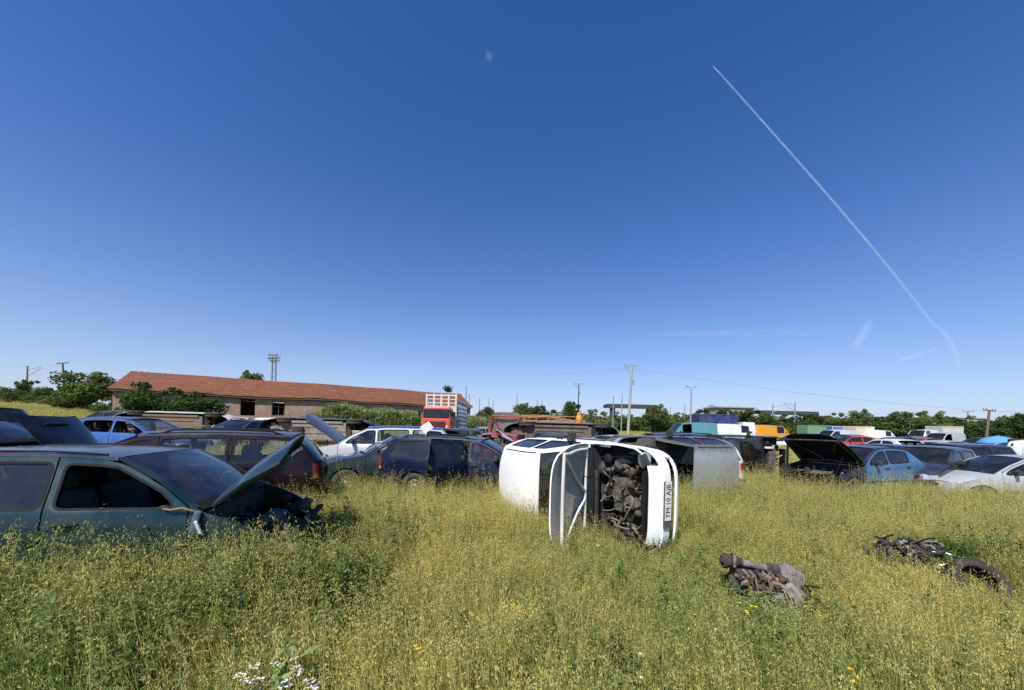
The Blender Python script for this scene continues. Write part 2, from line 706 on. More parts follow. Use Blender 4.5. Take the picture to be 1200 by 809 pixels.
def strip(name, body, pts, bow, crown, mats, parent, v0=-1.0, v1=1.0, lip=0.0, nv=14, thick=0.018, inner=2, xform=None, shape=(0, 0), zoff=0.0, band=None, step=0.12):
    """a top surface (bonnet, screen, roof, lid) laid across the car along the side line pts"""
    P_ = []
    for i in range(len(pts) - 1):
        a, b = pts[i], pts[i + 1]
        k = max(1, int(math.ceil(math.hypot(b[0] - a[0], b[1] - a[1]) / step)))
        for q in range(k):
            P_.append((a[0] + (b[0] - a[0]) * q / k, a[1] + (b[1] - a[1]) * q / k))
    P_.append(pts[-1])
    n = len(P_)
    vs, fs, ms = [], [], []
    cols = [v0 + (v1 - v0) * j / nv for j in range(nv + 1)]
    full = lip > 0
    for i, (x, z) in enumerate(P_):
        t = i / (n - 1)
        a = P_[max(0, i - 1)]
        b = P_[min(n - 1, i + 1)]
        dx, dz = b[0] - a[0], b[1] - a[1]
        l = math.hypot(dx, dz)
        nx, nz_ = (dz / l, -dx / l)      # points run towards the rear, so this is up / outward
        bw = bow[0] + (bow[1] - bow[0]) * t
        h = body.hw(x, z)
        row = []
        for v in cols:
            par = 1 - v * v
            sh = par
            if shape[0]:
                sh = sh * t + body.bowf(v) * (1 - t)
            if shape[1]:
                sh = sh * (1 - t) + body.bowf(v) * t
            cr = crown * (1 - abs(v) ** 2.6)
            row.append(Vector((x + bw * sh + nx * (cr + zoff), v * h, z + nz_ * (cr + zoff))))
        if full:
            zz = z - lip
            row = [Vector((x, -body.hw(x, zz), zz))] + row + [Vector((x, body.hw(x, zz), zz))]
        vs += row
    w = len(vs) // n
    for i in range(n - 1):
        for j in range(w - 1):
            fs.append((i * w + j, i * w + j + 1, (i + 1) * w + j + 1, (i + 1) * w + j))
            vm = (j + 0.5) / (w - 1) * 2 - 1
            tm = (i + 0.5) / (n - 1)
            ms.append(band(vm, tm) if band else 0)
    acc = 0
    for f in fs:
        a, b, c = vs[f[0]], vs[f[1]], vs[f[2]]
        acc += (b - a).cross(c - a).z
    if acc < 0:
        fs = [f[::-1] for f in fs]
    for v in vs:
        v.z += 0.003 * noise.noise(v * 2.3)
    if xform:
        vs = [xform(v) for v in vs]
    me = bpy.data.meshes.new(name)
    me.from_pydata([tuple(v) for v in vs], [], fs)
    me.polygons.foreach_set('material_index', ms)
    me.polygons.foreach_set('use_smooth', [True] * len(fs))
    me.update()
    o = link(name, me, parent, mats)
    if thick:
        md = o.modifiers.new('thickness', 'SOLIDIFY')
        md.thickness = thick
        md.offset = -1
        md.material_offset = inner
        es = o.modifiers.new('edges', 'EDGE_SPLIT')
        es.split_angle = R(38)
    return o


def hinge_y(x0, z0, ang):
    """turn about a cross axis; positive lifts what lies in front of it"""
    c, s = math.cos(ang), math.sin(ang)

    def f(v):
        dx, dz = v.x - x0, v.z - z0
        return Vector((x0 + dx * c - dz * s, v.y, z0 + dx * s + dz * c))
    return f


def hinge_z(x0, y0, ang):
    c, s = math.cos(ang), math.sin(ang)

    def f(v):
        dx, dy = v.x - x0, v.y - y0
        return Vector((x0 + dx * c - dy * s, y0 + dx * s + dy * c, v.z))
    return f


_wheel = {}


def wheel(parent, pos, r, out, w=0.185, flat=False):
    key = (r, w)
    if key not in _wheel:
        t = MB()
        ri = r * 0.64
        prof = [(ri, -w * .42), (ri + .02, -w * .5), (r * .86, -w * .53), (r * .96, -w * .47), (r, -w * .36), (r * 1.0, -w * .1), (r * .985, -w * .09), (r * .985, -w * .06), (r, -w * .05),
                (r, w * .05), (r * .985, w * .06), (r * .985, w * .09), (r, w * .1), (r, w * .36), (r * .96, w * .47), (r * .86, w * .53), (ri + .02, w * .5), (ri, w * .42)]
        t.lathe(prof, (0, 0, 0), (0, 1, 0), 28, close=True)
        k = MB()
        k.lathe([(ri, -w * .42), (ri * .96, -w * .2), (ri * .95, w * .25), (ri * 1.03, w * .44)], (0, 0, 0), (0, 1, 0), 28)
        k.lathe([(ri * .95, w * .16), (ri * .78, w * .27), (ri * .45, w * .30), (ri * .36, w * .16), (ri * .24, w * .16), (ri * .2, w * .28), (0.001, w * .29)], (0, 0, 0), (0, 1, 0), 28)
        for q in range(8):
            a = q * math.pi / 4
            k.lathe([(0.022, w * .285), (0.02, w * .292), (0.001, w * .292)], (ri * .62 * math.cos(a), 0, ri * .62 * math.sin(a)), (0, 1, 0), 8, mi=1)
        to = t.obj('tyre', [M['tyre']], None)
        ko = k.obj('rim', [M['rim'], M['trim']], None)
        _wheel[key] = (to.data, ko.data)
        for o in (to, ko):
            bpy.data.objects.remove(o)
    root = bpy.data.objects.new('wheel', None)
    COL.objects.link(root)
    root.parent = parent
    root.location = pos
    root.rotation_euler = (0, rnd.random() * 6, 0 if out > 0 else math.pi)
    for nm, me in zip(('tyre', 'rim'), _wheel[key]):
        o = bpy.data.objects.new(nm, me)
        COL.objects.link(o)
        o.parent = root
    return root


def seat(parent, x, y, mat=None, w=0.5, name='seat'):
    b = MB()
    b.box((x, y, 0.46), (0.50, w, 0.16), None, 0, 0.05)
    b.box((x - 0.30, y, 0.76), (0.15, w * .95, 0.62), (0, R(-16), 0), 0, 0.055)
    o = b.obj(name, [mat or M['seat']], parent)
    h = MB()
    n = 1 if w < 0.7 else 3
    for i in range(n):
        yy = y + (i - (n - 1) / 2) * 0.42
        h.box((x - 0.41, yy, 1.15), (0.09, 0.25, 0.17), (0, R(-10), 0), 0, 0.035)
        h.box((x - 0.395, yy, 1.06), (0.02, 0.13, 0.1), (0, R(-10), 0), 0)
    h.obj('headrest', [mat or M['seat']], o)
    return o


def clutter(parent, x0, x1, y0, y1, z0, z1, rg, n=16, pale=0.4):
    """engine bay: block, head, boxes, pipes, hoses"""
    cx, cy = (x0 + x1) / 2, (y0 + y1) / 2
    dx, dy, dz = x1 - x0, y1 - y0, z1 - z0
    b = MB()
    b.box((cx - .05 * dx, cy + .05 * dy, z0 + .42 * dz), (dx * .38, dy * .42, dz * .62), (0, R(8), 0), 0, 0.02)
    b.box((cx - .02 * dx, cy + .05 * dy, z0 + .80 * dz), (dx * .30, dy * .40, dz * .16), (0, R(8), 0), 1, 0.02)
    for i in range(4):
        yy = cy + dy * (-.09 + .085 * i)
        b.tube([(cx + .02 * dx, yy, z0 + .85 * dz), (cx + .20 * dx, yy, z0 + .78 * dz), (cx + .30 * dx, yy, z0 + .4 * dz)], .022, 8, 1)
    b.lathe([(.001, 0), (.09, 0), (.09, .03), (.07, .035), (.07, .02), (.001, .02)], (cx - .05 * dx, cy + .28 * dy, z0 + .4 * dz), (0, 1, 0), 18, 2)
    b.lathe([(.001, 0), (.06, 0), (.06, .03), (.001, .03)], (cx + .1 * dx, cy + .28 * dy, z0 + .65 * dz), (0, 1, 0), 18, 1)
    b.obj('engine', [M['grease'], M['alloy_dark'], M['rust']], parent)
    g = MB()
    g.box((cx - .02 * dx, cy - .28 * dy, z0 + .35 * dz), (dx * .30, dy * .22, dz * .42), (0, 0, .2), 0, 0.05)
    g.lathe([(.001, 0), (.13, 0), (.15, .06), (.10, .16), (.05, .2)], (cx, cy - .16 * dy, z0 + .38 * dz), (0, -1, 0), 18, 0)
    g.obj('gearbox', [M['alloy_dark']], parent)
    q = MB()
    for i in range(n):
        p = (rg.uniform(x0, x1), rg.uniform(y0, y1), rg.uniform(z0 + .3 * dz, z1))
        s = rg.uniform(.04, .13)
        t = rg.random()
        mi = 1 if rg.random() < pale else (0 if rg.random() < .7 else 2)
        if t < .4:
            q.box(p, (s * rg.uniform(.5, 1.6), s * rg.uniform(.5, 1.6), s), (rg.uniform(-.5, .5), rg.uniform(-.5, .5), rg.uniform(0, 3)), mi, .012)
        elif t < .7:
            d = Vector((rg.uniform(-1, 1), rg.uniform(-1, 1), rg.uniform(-.6, .6))).normalized()
            q.lathe([(.001, 0), (s * .5, 0), (s * .5, s * .7), (s * .3, s * .75), (s * .3, s), (.001, s)], p, d, 14, mi)
        else:
            q.blob(p, (s * .6, s * .5, s * .6), mi, .3, 2.5, 2, seed=i)
    q.obj('ancillaries', [M['plastic'], M['alloy_dark'], M['grease']], parent)
    h = MB()
    for i in range(n // 2 + 2):
        p = Vector((rg.uniform(x0, x1), rg.uniform(y0, y1), rg.uniform(z0 + .4 * dz, z1)))
        path = [p]
        d = Vector((rg.uniform(-1, 1), rg.uniform(-1, 1), rg.uniform(-.4, .4)))
        for k in range(5):
            d = (d + Vector((rg.uniform(-1, 1), rg.uniform(-1, 1), rg.uniform(-.7, .5))) * .8).normalized()
            nx = path[-1] + d * .09
            nx.x = min(max(nx.x, x0), x1)
            nx.y = min(max(nx.y, y0), y1)
            nx.z = min(max(nx.z, z0), z1)
            path.append(nx)
        h.tube(path, rg.choice((.009, .014, .02)), 7, 0 if rg.random() < .7 else 1)
    h.obj('hoses', [M['hose'], M['alloy']], parent)


def underside(parent, B, mat, rg):
    W, L = B.W, B.L
    u = MB()
    u.box((-.15, 0, .245), (L * .56, W * .80, .03), None, 0, .01)
    for i in range(5):
        y = -W * .3 + i * W * .15
        u.box((-.1, y, .225), (L * .40, .05, .03), None, 0, .008)
    for sg in (-1, 1):
        u.box((-.05, sg * W * .40, .225), (L * .46, .09, .07), None, 0, .012)
        u.box((B.fw - .1, sg * .36, .26), (1.2, .07, .09), None, 0, .012)
        u.box((B.rw - .1, sg * .42, .30), (.95, .07, .09), None, 0, .012)
    u.box((B.rw - .25, 0, .40), (.75, W * .72, .03), None, 0, .01)
    u.obj('floor_pan', [mat], parent)
    t = MB()
    t.box((B.rw + .52, -.12, .20), (.48, .78, .14), None, 0, .05)
    t.obj('fuel_tank', [M['plastic']], parent)
    e = MB()
    e.tube([(B.fw - .2, .05, .22), (B.fw - .55, .05, .17), (.1, .05, .17), (B.rw + .3, .30, .17), (B.rw + .1, .42, .2), (B.rw - .2, .42, .22), (-B.xf + .1, .42, .24)], .027, 10)
    e.tube([(.45, .05, .17), (.05, .05, .17)], .07, 12)
    e.tube([(B.rw - .22, .40, .24), (B.rw - .62, .40, .24)], .11, 14)
    e.obj('exhaust', [M['rust']], parent)
    a = MB()
    a.tube([(B.rw, -W * .40, B.wr), (B.rw + .05, -.3, .26), (B.rw + .05, .3, .26), (B.rw, W * .40, B.wr)], .045, 10)
    for sg in (-1, 1):
        a.tube([(B.rw, sg * .48, .3), (B.rw + .45, sg * .5, .26)], .035, 8)
        a.tube([(B.fw, sg * W * .40, B.wr - .05), (B.fw + .08, sg * .30, .22)], .03, 8)
        a.tube([(B.fw, sg * W * .40, B.wr - .05), (B.fw - .3, sg * .34, .22)], .03, 8)
        a.tube([(B.fw + .02, sg * W * .38, B.wr), (B.fw, sg * .18, .30)], .02, 8)
    a.box((B.fw - .18, 0, .21), (.22, .85, .07), None, 0, .02)
    a.obj('axle', [M['grease']], parent)
    s = MB()
    s.box((B.fw + .12, .16, .25), (.36, .42, .2), None, 0, .05)
    s.box((B.fw + .12, -.24, .28), (.32, .34, .22), None, 1, .06)
    s.obj('sump', [M['grease'], M['alloy']], parent)


def car(kind, label, loc, yaw, col, roll=0.0, pitch=0.0, group='wrecked vehicles standing in the meadow', name=None, cat='car', hood=None, hoodcol=None, hood_under=None, colors=None,
        lod=0, glass='glass', noglass=(), engine=True, rails=False, dark_under=None, wheels=(1, 1, 1, 1), doors_open=None, bumper=None, dust=.35, rust=0., metal=.25, mud=0., gone=(),
        seats=None, interior=True, mirrors=True, liner=None, seed=1, plates=False, tailgate_open=0., hood_twist=0., hood_front=False, nogrille=False, slot=(.27, .36)):
    """colors overrides the paint of single parts, gone leaves parts off, noglass leaves panes out"""
    B = Body(kind)
    rg = random.Random(seed)
    nm = name or {'hatch': 'hatchback', 'hatch3': 'hatchback', 'fastback': 'liftback_car', 'sedan': 'saloon_car', 'wagon': 'estate_car', 'van': 'panel_van', 'small_van': 'small_van'}[kind]
    root = thing(nm, label, cat, loc, (roll, pitch, yaw), group)
    colors = colors or {}

    def pm(part):
        c = colors.get(part, col)
        return [paint(c, dust, rust, metal, mud=mud), M['trim'], M['inner'] if part not in ('bonnet',) else (hood_under or M['trim'])]
    gl = M[glass]
    xs = {'fd1': B.fw - 0.40}
    xd1 = B.fw - 0.41
    if kind in ('van', 'small_van'):
        xd1 = B.fw - 0.43
        xB = xd1 - 0.95
    elif B.doors == 4:
        xB = xd1 - 1.02
    else:
        xB = xd1 - 1.22
    if B.xB is not None:
        xB = B.xB
    xC = max(B.rw + 0.02, xB - 0.92)
    if kind == 'hatch':
        xC = B.rw + .10
    sill = 0.30
    arcs = [circle(B.fw, B.wr, B.wr + .055), circle(B.rw, B.wr, B.wr + .055)]
    gap = 0.006

    def topline(xa, xb, d, st=.1):
        n = max(2, int(abs(xa - xb) / st))
        return [(xa + (xb - xa) * i / n, B.ze(xa + (xb - xa) * i / n) - d) for i in range(n + 1)]

    def window(xf_, xr_, slant=0.0, corner=.05):
        """opening between two uprights"""
        zb = lambda x: B.belt(x) + .035
        xw = xf_
        while xw > xr_ and B.ze(xw) - .085 < zb(xw) + .02:
            xw -= .02
        xt_ = xr_
        while xt_ < xw and B.ze(xt_) - .085 < zb(xt_) + .06:
            xt_ += .02
        tl = topline(xw, xt_ + slant, .085)
        lp = [(xt_ if slant == 0 else xr_, zb(xr_)), (xf_ if xf_ > xw else xw, zb(xw))] + tl
        lp = [(xr_, zb(xr_)), (xw, zb(xw))] + tl
        cl = [lp[0]]
        for p in lp[1:]:
            if math.hypot(p[0] - cl[-1][0], p[1] - cl[-1][1]) > .03:
                cl.append(p)
        return rounded(cl, corner, 3)
    for sg in (1, -1):
        sd = B.side(sg)
        hint = (0, sg, 0)
        lr = 'L' if sg > 0 else 'R'
        # front wing
        if 'front_wing' + lr not in gone:
            lp = [(B.xsf, .22), (xd1 + gap, .22), (xd1 + gap, B.ze(xd1) - .01)] + topline(xd1 + gap, B.xsf, .012)[1:]
            panel('front_wing', lp, sd, hint, pm('front_wing'), root, cuts=arcs)
        # doors
        dl = [('front_door', xd1, xB)]
        if B.doors == 4:
            dl.append(('rear_door', xB, xC))
        for dn, xa, xb in dl:
            if dn + lr in gone:
                continue
            lp = [(xa - gap, sill), (xa - gap, B.ze(xa) - .03)] + topline(xa - gap, xb + gap, .03)[1:] + [(xb + gap, sill)]
            wl = window(xa - .03, xb + .065)
            xf_ = None
            if doors_open and dn + lr in doors_open:
                a = doors_open[dn + lr]
                xf_ = hinge_z(xa - gap, sg * B.plan(xa), -sg * a)
            d = panel(dn, lp, sd, hint, pm(dn), root, holes=[wl], cuts=arcs, bands=[(offset(wl, .02), 1)], xform=xf_, thick=.03)
            if dn + lr not in noglass:
                gi = lambda x, z, sd=sd: (lambda p: (p[0], p[1] - sg * .012, p[2]))(sd(x, z))
                g = panel('side_window', offset(wl, .008), gi, hint, [gl], d, thick=0, xform=xf_)
            if lod == 0:
                hb = MB()
                xh, zh = xb + .16, B.belt(xb) - .10
                pth = [Vector(sd(xh - .08, zh)) + Vector((0, sg * .008, 0)), Vector(sd(xh, zh)) + Vector((0, sg * .03, 0)), Vector(sd(xh + .08, zh)) + Vector((0, sg * .008, 0))]
                if xf_:
                    pth = [xf_(p) for p in pth]
                hb.tube(pth, .013, 6)
                hb.obj('door_handle', [M['trim']], d)
                # rubbing strip
                rb = MB()
                pth = [Vector(sd(xa - .03 + (xb - xa + .06) * t / 6, .52)) + Vector((0, sg * .006, 0)) for t in range(7)]
                if xf_:
                    pth = [xf_(p) for p in pth]
                rb.tube(pth, .016, 6)
                rb.obj('rubbing_strip', [M['trim']], d)
        # quarter
        xq = xC if B.doors == 4 else xB
        lp = [(xq - gap, .22), (xq - gap, B.ze(xq) - .03)] + topline(xq - gap, B.Rr[0], .03)[1:] + topline(B.Rr[0], B.xsr, .008)[1:] + [(B.xsr, .22)]
        hl, bd, wl = [], [], None
        if B.qwin:
            xr_ = (B.Rr[0] + B.T[0]) / 2 + (.03 if kind == 'wagon' else .12)
            wl = window(xq - .06, xr_, slant=.12 if kind == 'wagon' else .22)
            hl, bd = [wl], [(offset(wl, .02), 1)]
        if 'quarter' + lr not in gone:
            q = panel('quarter_panel', lp, sd, hint, pm('quarter_panel'), root, holes=hl, cuts=arcs, bands=bd)
            if wl and 'quarter' + lr not in noglass:
                gi = lambda x, z, sd=sd: (lambda p: (p[0], p[1] - sg * .012, p[2]))(sd(x, z))
                panel('side_window', offset(wl, .008), gi, hint, [gl], q, thick=0)
        # sill
        panel('sill', [(B.fw - .36, .19), (B.rw + .36, .19), (B.rw + .36, sill - gap), (B.fw - .36, sill - gap)], sd, hint, pm('sill'), root, cuts=arcs)
        # mirror
        if mirrors and lod < 2 and 'mirror' + lr not in gone:
            mb_ = MB()
            x, z = B.cowl[0] - .38, B.belt(B.cowl[0]) + .075
            if kind == 'van':
                x = B.cowl[0] - .42
            yy = B.hw(x, z)
            mb_.box((x, sg * (yy + .105), z + .02), (.09, .18, .13), (0, 0, sg * -.15), 0, .03, (1, .85))
            mb_.box((x, sg * (yy + .01), z - .03), (.06, .07, .05), None, 0, .012)
            xf_ = None
            if doors_open and 'front_door' + lr in doors_open:
                xf_ = hinge_z(xd1 - gap, sg * B.plan(xd1), -sg * doors_open['front_door' + lr])
                mb_.v = [tuple(xf_(Vector(v))) for v in mb_.v]
            mb_.obj('wing_mirror', [M['plastic'] if colors.get('mirror') is None else paint(colors['mirror'], dust)], root)
        # headlight, tail light
        if 'headlight' + lr not in gone:
            s0, s1 = .56 * B.Sf, B.Sf * .97
            z0, z1 = B.hood - .17, B.hood - .035
            hlp = rounded([(sg * s0, z0 + .01), (sg * s1, z0 + .03), (sg * s1, z1 + .015), (sg * s0, z1)], .03, 3)
            panel('headlight', offset(hlp, -.004), lambda q, z: B.front(q, z), (1, 0, 0), [M['lamp']], root, thick=.02, inner=0, step=.06)
        if 'tail_light' + lr not in gone:
            z0, z1 = .66, min(.90, B.T[1] - .06)
            s0, s1 = (.70 * B.Sr, B.Sr * .985)
            if kind in ('wagon', 'van', 'small_van'):
                s0, z1 = .80 * B.Sr, .93
            tlp = [(sg * s0, z0), (sg * s1, z0), (sg * s1, z1), (sg * s0, z1)]
            mid = (z0 + z1) / 2
            panel('tail_light', offset(tlp, -.004), lambda q, z: B.rear(q, z), (-1, 0, 0), [M['tail'], M['amber']], root, thick=.02, inner=0, step=.06,
                  bands=[([(sg * s0, z0), (sg * s1, z0), (sg * s1, z0 + .07), (sg * s0, z0 + .07)], 1)])
    # nose
    s0, s1, z0, z1 = .56 * B.Sf, B.Sf * .97, B.hood - .17, B.hood - .035
    hls = [rounded([(sg * s0, z0 + .01), (sg * s1, z0 + .03), (sg * s1, z1 + .015), (sg * s0, z1)], .03, 3) for sg in (1, -1)]
    gr = rounded([(-.50 * B.Sf, z0 + .02), (.50 * B.Sf, z0 + .02), (.50 * B.Sf, z1), (-.50 * B.Sf, z1)], .03, 3)
    if 'nose' not in gone:
        n_ = panel('front_panel', [(-B.Sf, z0 - .01), (B.Sf, z0 - .01), (B.Sf, B.hood - .004), (-B.Sf, B.hood - .004)], B.front, (1, 0, 0), pm('front_panel'), root, holes=hls + ([] if nogrille else [gr]), step=.09)
        gb = MB()
        for i in range(0 if nogrille else 5):
            z = z0 + .03 + i * (z1 - z0 - .04) / 4
            pth = [Vector(B.front(q * .49 * B.Sf / 6, z)) - Vector((.012, 0, 0)) for q in range(-6, 7)]
            gb.tube(pth, .011, 5)
        gb.box((B.xf - .09, 0, (z0 + z1) / 2), (.01, B.Sf * .98, z1 - z0 + .03))
        gb.obj('grille', [M['trim']], n_)
    if 'front_bumper' not in gone:
        z1 = B.hood - .19
        slot = rounded([(-.72 * B.Sf, slot[0]), (.72 * B.Sf, slot[0]), (.72 * B.Sf, slot[1]), (-.72 * B.Sf, slot[1])], .03, 3)
        bmat = pm('front_bumper') if bumper is None else [bumper, M['trim'], M['inner']]
        fb = panel('front_bumper', [(-B.Sf, .19), (B.Sf, .19), (B.Sf, z1), (-B.Sf, z1)], lambda q, z: (lambda p: (p[0] + .018, p[1], p[2]))(B.front(q, z)), (1, 0, 0), bmat, root, holes=[slot], step=.1, thick=.03)
        if plates:
            pb = MB()
            pb.box((B.xf + .022, 0, .44), (.012, .52, .11), None, 0)
            pb.obj('number_plate', [M['plate']], root)
    # tail
    zt = (B.deck[1] if B.deck else B.T[1]) - .004
    tl0 = .66
    tls = []
    for sg in (1, -1):
        z1 = min(.90, B.T[1] - .06)
        sA, sB = (.70 * B.Sr, B.Sr * .985)
        if kind in ('wagon', 'van', 'small_van'):
            sA, z1 = .80 * B.Sr, .93
        tls.append([(sg * sA, tl0), (sg * sB, tl0), (sg * sB, z1), (sg * sA, z1)])
    txf = None
    if tailgate_open:
        txf = hinge_y(B.Rr[0], B.Rr[1], -tailgate_open)
    if 'tail' not in gone:
        tp = panel('tailgate' if not B.deck else 'tail_panel', [(-B.Sr, .53), (B.Sr, .53), (B.Sr, zt), (-B.Sr, zt)], B.rear, (-1, 0, 0), pm('tailgate'), root, holes=tls, step=.11)
        pb = MB()
        pb.box((-B.xf + .02, 0, .74), (.03, .56, .14), None, 0, .008)
        pb.obj('plate_recess', [M['trim']], tp)
    if 'rear_bumper' not in gone:
        bmat = pm('rear_bumper') if bumper is None else [bumper, M['trim'], M['inner']]
        panel('rear_bumper', [(-B.Sr, .20), (B.Sr, .20), (B.Sr, .52), (-B.Sr, .52)], lambda q, z: (lambda p: (p[0] - .02, p[1], p[2]))(B.rear(q, z)), (-1, 0, 0), bmat, root, step=.11, thick=.03)
    # top surfaces
    bf = B.xf - B.xsf - B.fx(B.hood)
    hoodpts = [p for p in B.top if p[0] >= B.cowl[0] - 1e-6]
    hx = hinge_y(B.cowl[0] - .02, B.cowl[1] - .01, hood) if hood else None
    if hood and hood_front:
        hx = hinge_y(B.xsf + .10, B.hood - .03, -hood)
    elif hood and hood_twist:
        h0, h1 = hx, hinge_z(B.cowl[0], 0, hood_twist)
        hx = lambda v: h1(h0(v))
    if 'bonnet' not in gone:
        hm_ = pm('bonnet')
        if hoodcol:
            hm_[0] = paint(hoodcol, dust, rust, metal)
        bo = strip('bonnet', B, hoodpts, (bf, .08), .035, hm_, root, shape=(1, 0), thick=.02, xform=hx, v0=-.985, v1=.985)
        if hood and lod < 2:
            rb = MB()
            x0, x1 = B.cowl[0] + .06, B.xsf + .12
            zl = lambda x: B.ze(min(x, B.xsf)) - .012 - (max(0, x - B.xsf) * .2)
            for sg in (1, -1):
                wv = lambda x: B.hw(min(x, B.xsf), .75) * .86
                pth = [Vector((x0 + (x1 - x0) * i / 6, sg * wv(x0 + (x1 - x0) * i / 6), zl(x0 + (x1 - x0) * i / 6))) for i in range(7)]
                rb.tube([hx(p) for p in pth], .026, 6)
                pth = [Vector((x0 + (x1 - x0) * i / 6, sg * (.05 + wv(x0) * .82 * i / 6), zl(x0 + (x1 - x0) * i / 6) + .012)) for i in range(7)]
                rb.tube([hx(p) for p in pth], .022, 6)
            for x in (x0, x1):
                w_ = B.hw(min(x, B.xsf), .75) * .86
                rb.tube([hx(Vector((x, w_ * i / 4, zl(x) + .014 * (1 - (i / 4) ** 2)))) for i in range(-4, 5)], .026, 6)
            rb.obj('bonnet_frame', [hm_[0] if colors.get('bonnet_frame') is None else paint(colors['bonnet_frame'], .5)], bo)
            st = MB()
            st.tube([(B.xsf - .05, B.W * .38, B.hood - .04), hx(Vector((B.xsf - .35, B.W * .36, B.ze(B.xsf - .35) - .03)))], .006, 6)
            st.obj('bonnet_prop', [M['trim']], root)
    ap = [p for p in B.top if B.A[0] - 1e-6 <= p[0] <= B.cowl[0] + 1e-6]
    wsb = lambda v, t: 0 if abs(v) > .90 or t > .93 else 1
    strip_m = pm('pillar')
    for a, b in ((-1, -.92), (.92, 1)):
        strip('windscreen_pillar', B, ap, (.08, .05), .02, strip_m, root, v0=a, v1=b, nv=2, shape=(0, 0))
    # pillar sides (between door frame and screen edge)
    if 'windscreen' not in noglass:
        strip('windscreen', B, [(ap[0][0] + .03, ap[0][1] - .015)] + ap[1:], (.08, .05), .02, [gl, M['trim']], root, v0=-.94, v1=.94, thick=0, zoff=-.006, nv=16,
              band=lambda v, t: 1 if abs(v) > .965 or t < .07 or t > .96 else 0)
    RB = -.13 if kind.startswith('hatch') else -.06
    rp = [p for p in B.top if B.Rr[0] - 1e-6 <= p[0] <= B.A[0] + 1e-6]
    if 'roof' not in gone:
        rf = strip('roof', B, rp, (.05, RB), .018 if kind == 'fastback' else .05, pm('roof'), root, lip=.028)
        if lod == 0 and kind not in ('van',):
            for sg in (1, -1):
                gb = MB()
                gb.tube([Vector((x, sg * (B.hw(x, B.ze(x)) - .045), B.ze(x) + .012)) for x in np.linspace(B.A[0] - .1, B.Rr[0] + .15, 8)], .008, 5)
                gb.obj('drip_moulding', [M['trim']], rf)
        if rails:
            for sg in (1, -1):
                rl = MB()
                rl.tube([Vector((B.A[0] - .25, sg * (B.hw(0, B.A[1]) - .06), B.ze(B.A[0] - .25) + .005))] +
                        [Vector((x, sg * (B.hw(0, B.A[1]) - .06), B.ze(x) + .055)) for x in np.linspace(B.A[0] - .4, B.Rr[0] + .3, 8)] +
                        [Vector((B.Rr[0] + .15, sg * (B.hw(0, B.A[1]) - .06), B.ze(B.Rr[0] + .15) + .005))], .016, 7)
                rl.obj('roof_rail', [M['trim']], rf)
    tp = [p for p in B.top if B.T[0] - 1e-6 <= p[0] <= B.Rr[0] + 1e-6]
    bt = -(B.xsr + B.xf) + B.rx(B.T[1]) if not B.deck else -.06
    for a, b in ((-1, -.88), (.88, 1)):
        strip('rear_pillar', B, tp, (RB, bt), .015, pm('pillar'), root, v0=a, v1=b, nv=2, shape=(0, 0 if B.deck else 1))
    if kind in ('van', 'small_van'):
        strip('rear_door', B, tp, (RB, bt), .015, pm('tailgate'), root, v0=-.9, v1=.9, shape=(0, 1))
    elif 'rear_window' not in noglass:
        strip('rear_window', B, tp, (RB, bt), .015, [gl, M['trim']], root, v0=-.90, v1=.90, thick=0, zoff=-.006, shape=(0, 0 if B.deck else 1),
              band=lambda v, t: 1 if abs(v) > .95 or t < .08 or t > .93 else 0)
    if B.deck:
        db = -(B.deck[0] + B.xf) + B.rx(B.deck[1])
        strip('boot_lid', B, [B.T, B.deck], (-.06, db), .02, pm('boot_lid'), root, shape=(0, 1))
    # shell inside
    sh = MB()
    W = B.W
    sh.box((0, 0, .30), (B.L * .60, W * .86, .04))
    sh.box((B.cowl[0] + .02, 0, .60), (.03, W * .88, .60))
    rb_ = B.rw + .38
    if B.deck:
        sh.box((B.T[0] + .25, 0, .65), (.03, W * .86, .68))
    sh.box(((B.rw - .38 - .2) / 1, 0, .50), (.75, W * .62, .03))
    for xw in (B.fw, B.rw):
        for sg in (1, -1):
            r_ = B.wr + .06
            vs, fs = [], []
            for k in range(11):
                a = math.pi * (k / 10) * 1.12 - .06 * math.pi
                for yy in (W / 2 * .93, W / 2 * .93 - .24):
                    vs.append((xw + r_ * math.cos(a), sg * yy, B.wr + r_ * math.sin(a)))
            for k in range(10):
                fs.append((2 * k, 2 * k + 1, 2 * k + 3, 2 * k + 2))
            sh.add(vs, fs)
            c_ = [(xw + r_ * math.cos(math.pi * k / 10), sg * (W / 2 * .93 - .24), B.wr + r_ * math.sin(math.pi * k / 10)) for k in range(11)]
            sh.add(c_, [tuple(range(11))])
    for sg in (1, -1):
        sh.box((xB, sg * (W / 2 - .09), .6), (.08, .05, .6))
        sh.tube([(xB, sg * (B.hw(xB, .95) - .05), .9), (xB, sg * (B.hw(xB, B.ze(xB)) - .04), B.ze(xB) - .03)], .03, 6)
    sh.obj('inner_shell', [liner or M['cabin']], root)
    if interior and kind not in ('van',):
        for sg in (1, -1):
            seat(root, xB + .22, sg * .36, seats)
        if B.doors == 4 or kind.startswith('hatch'):
            seat(root, max(B.rw + .35, xB - .66), 0, seats, w=1.22, name='rear_seat')
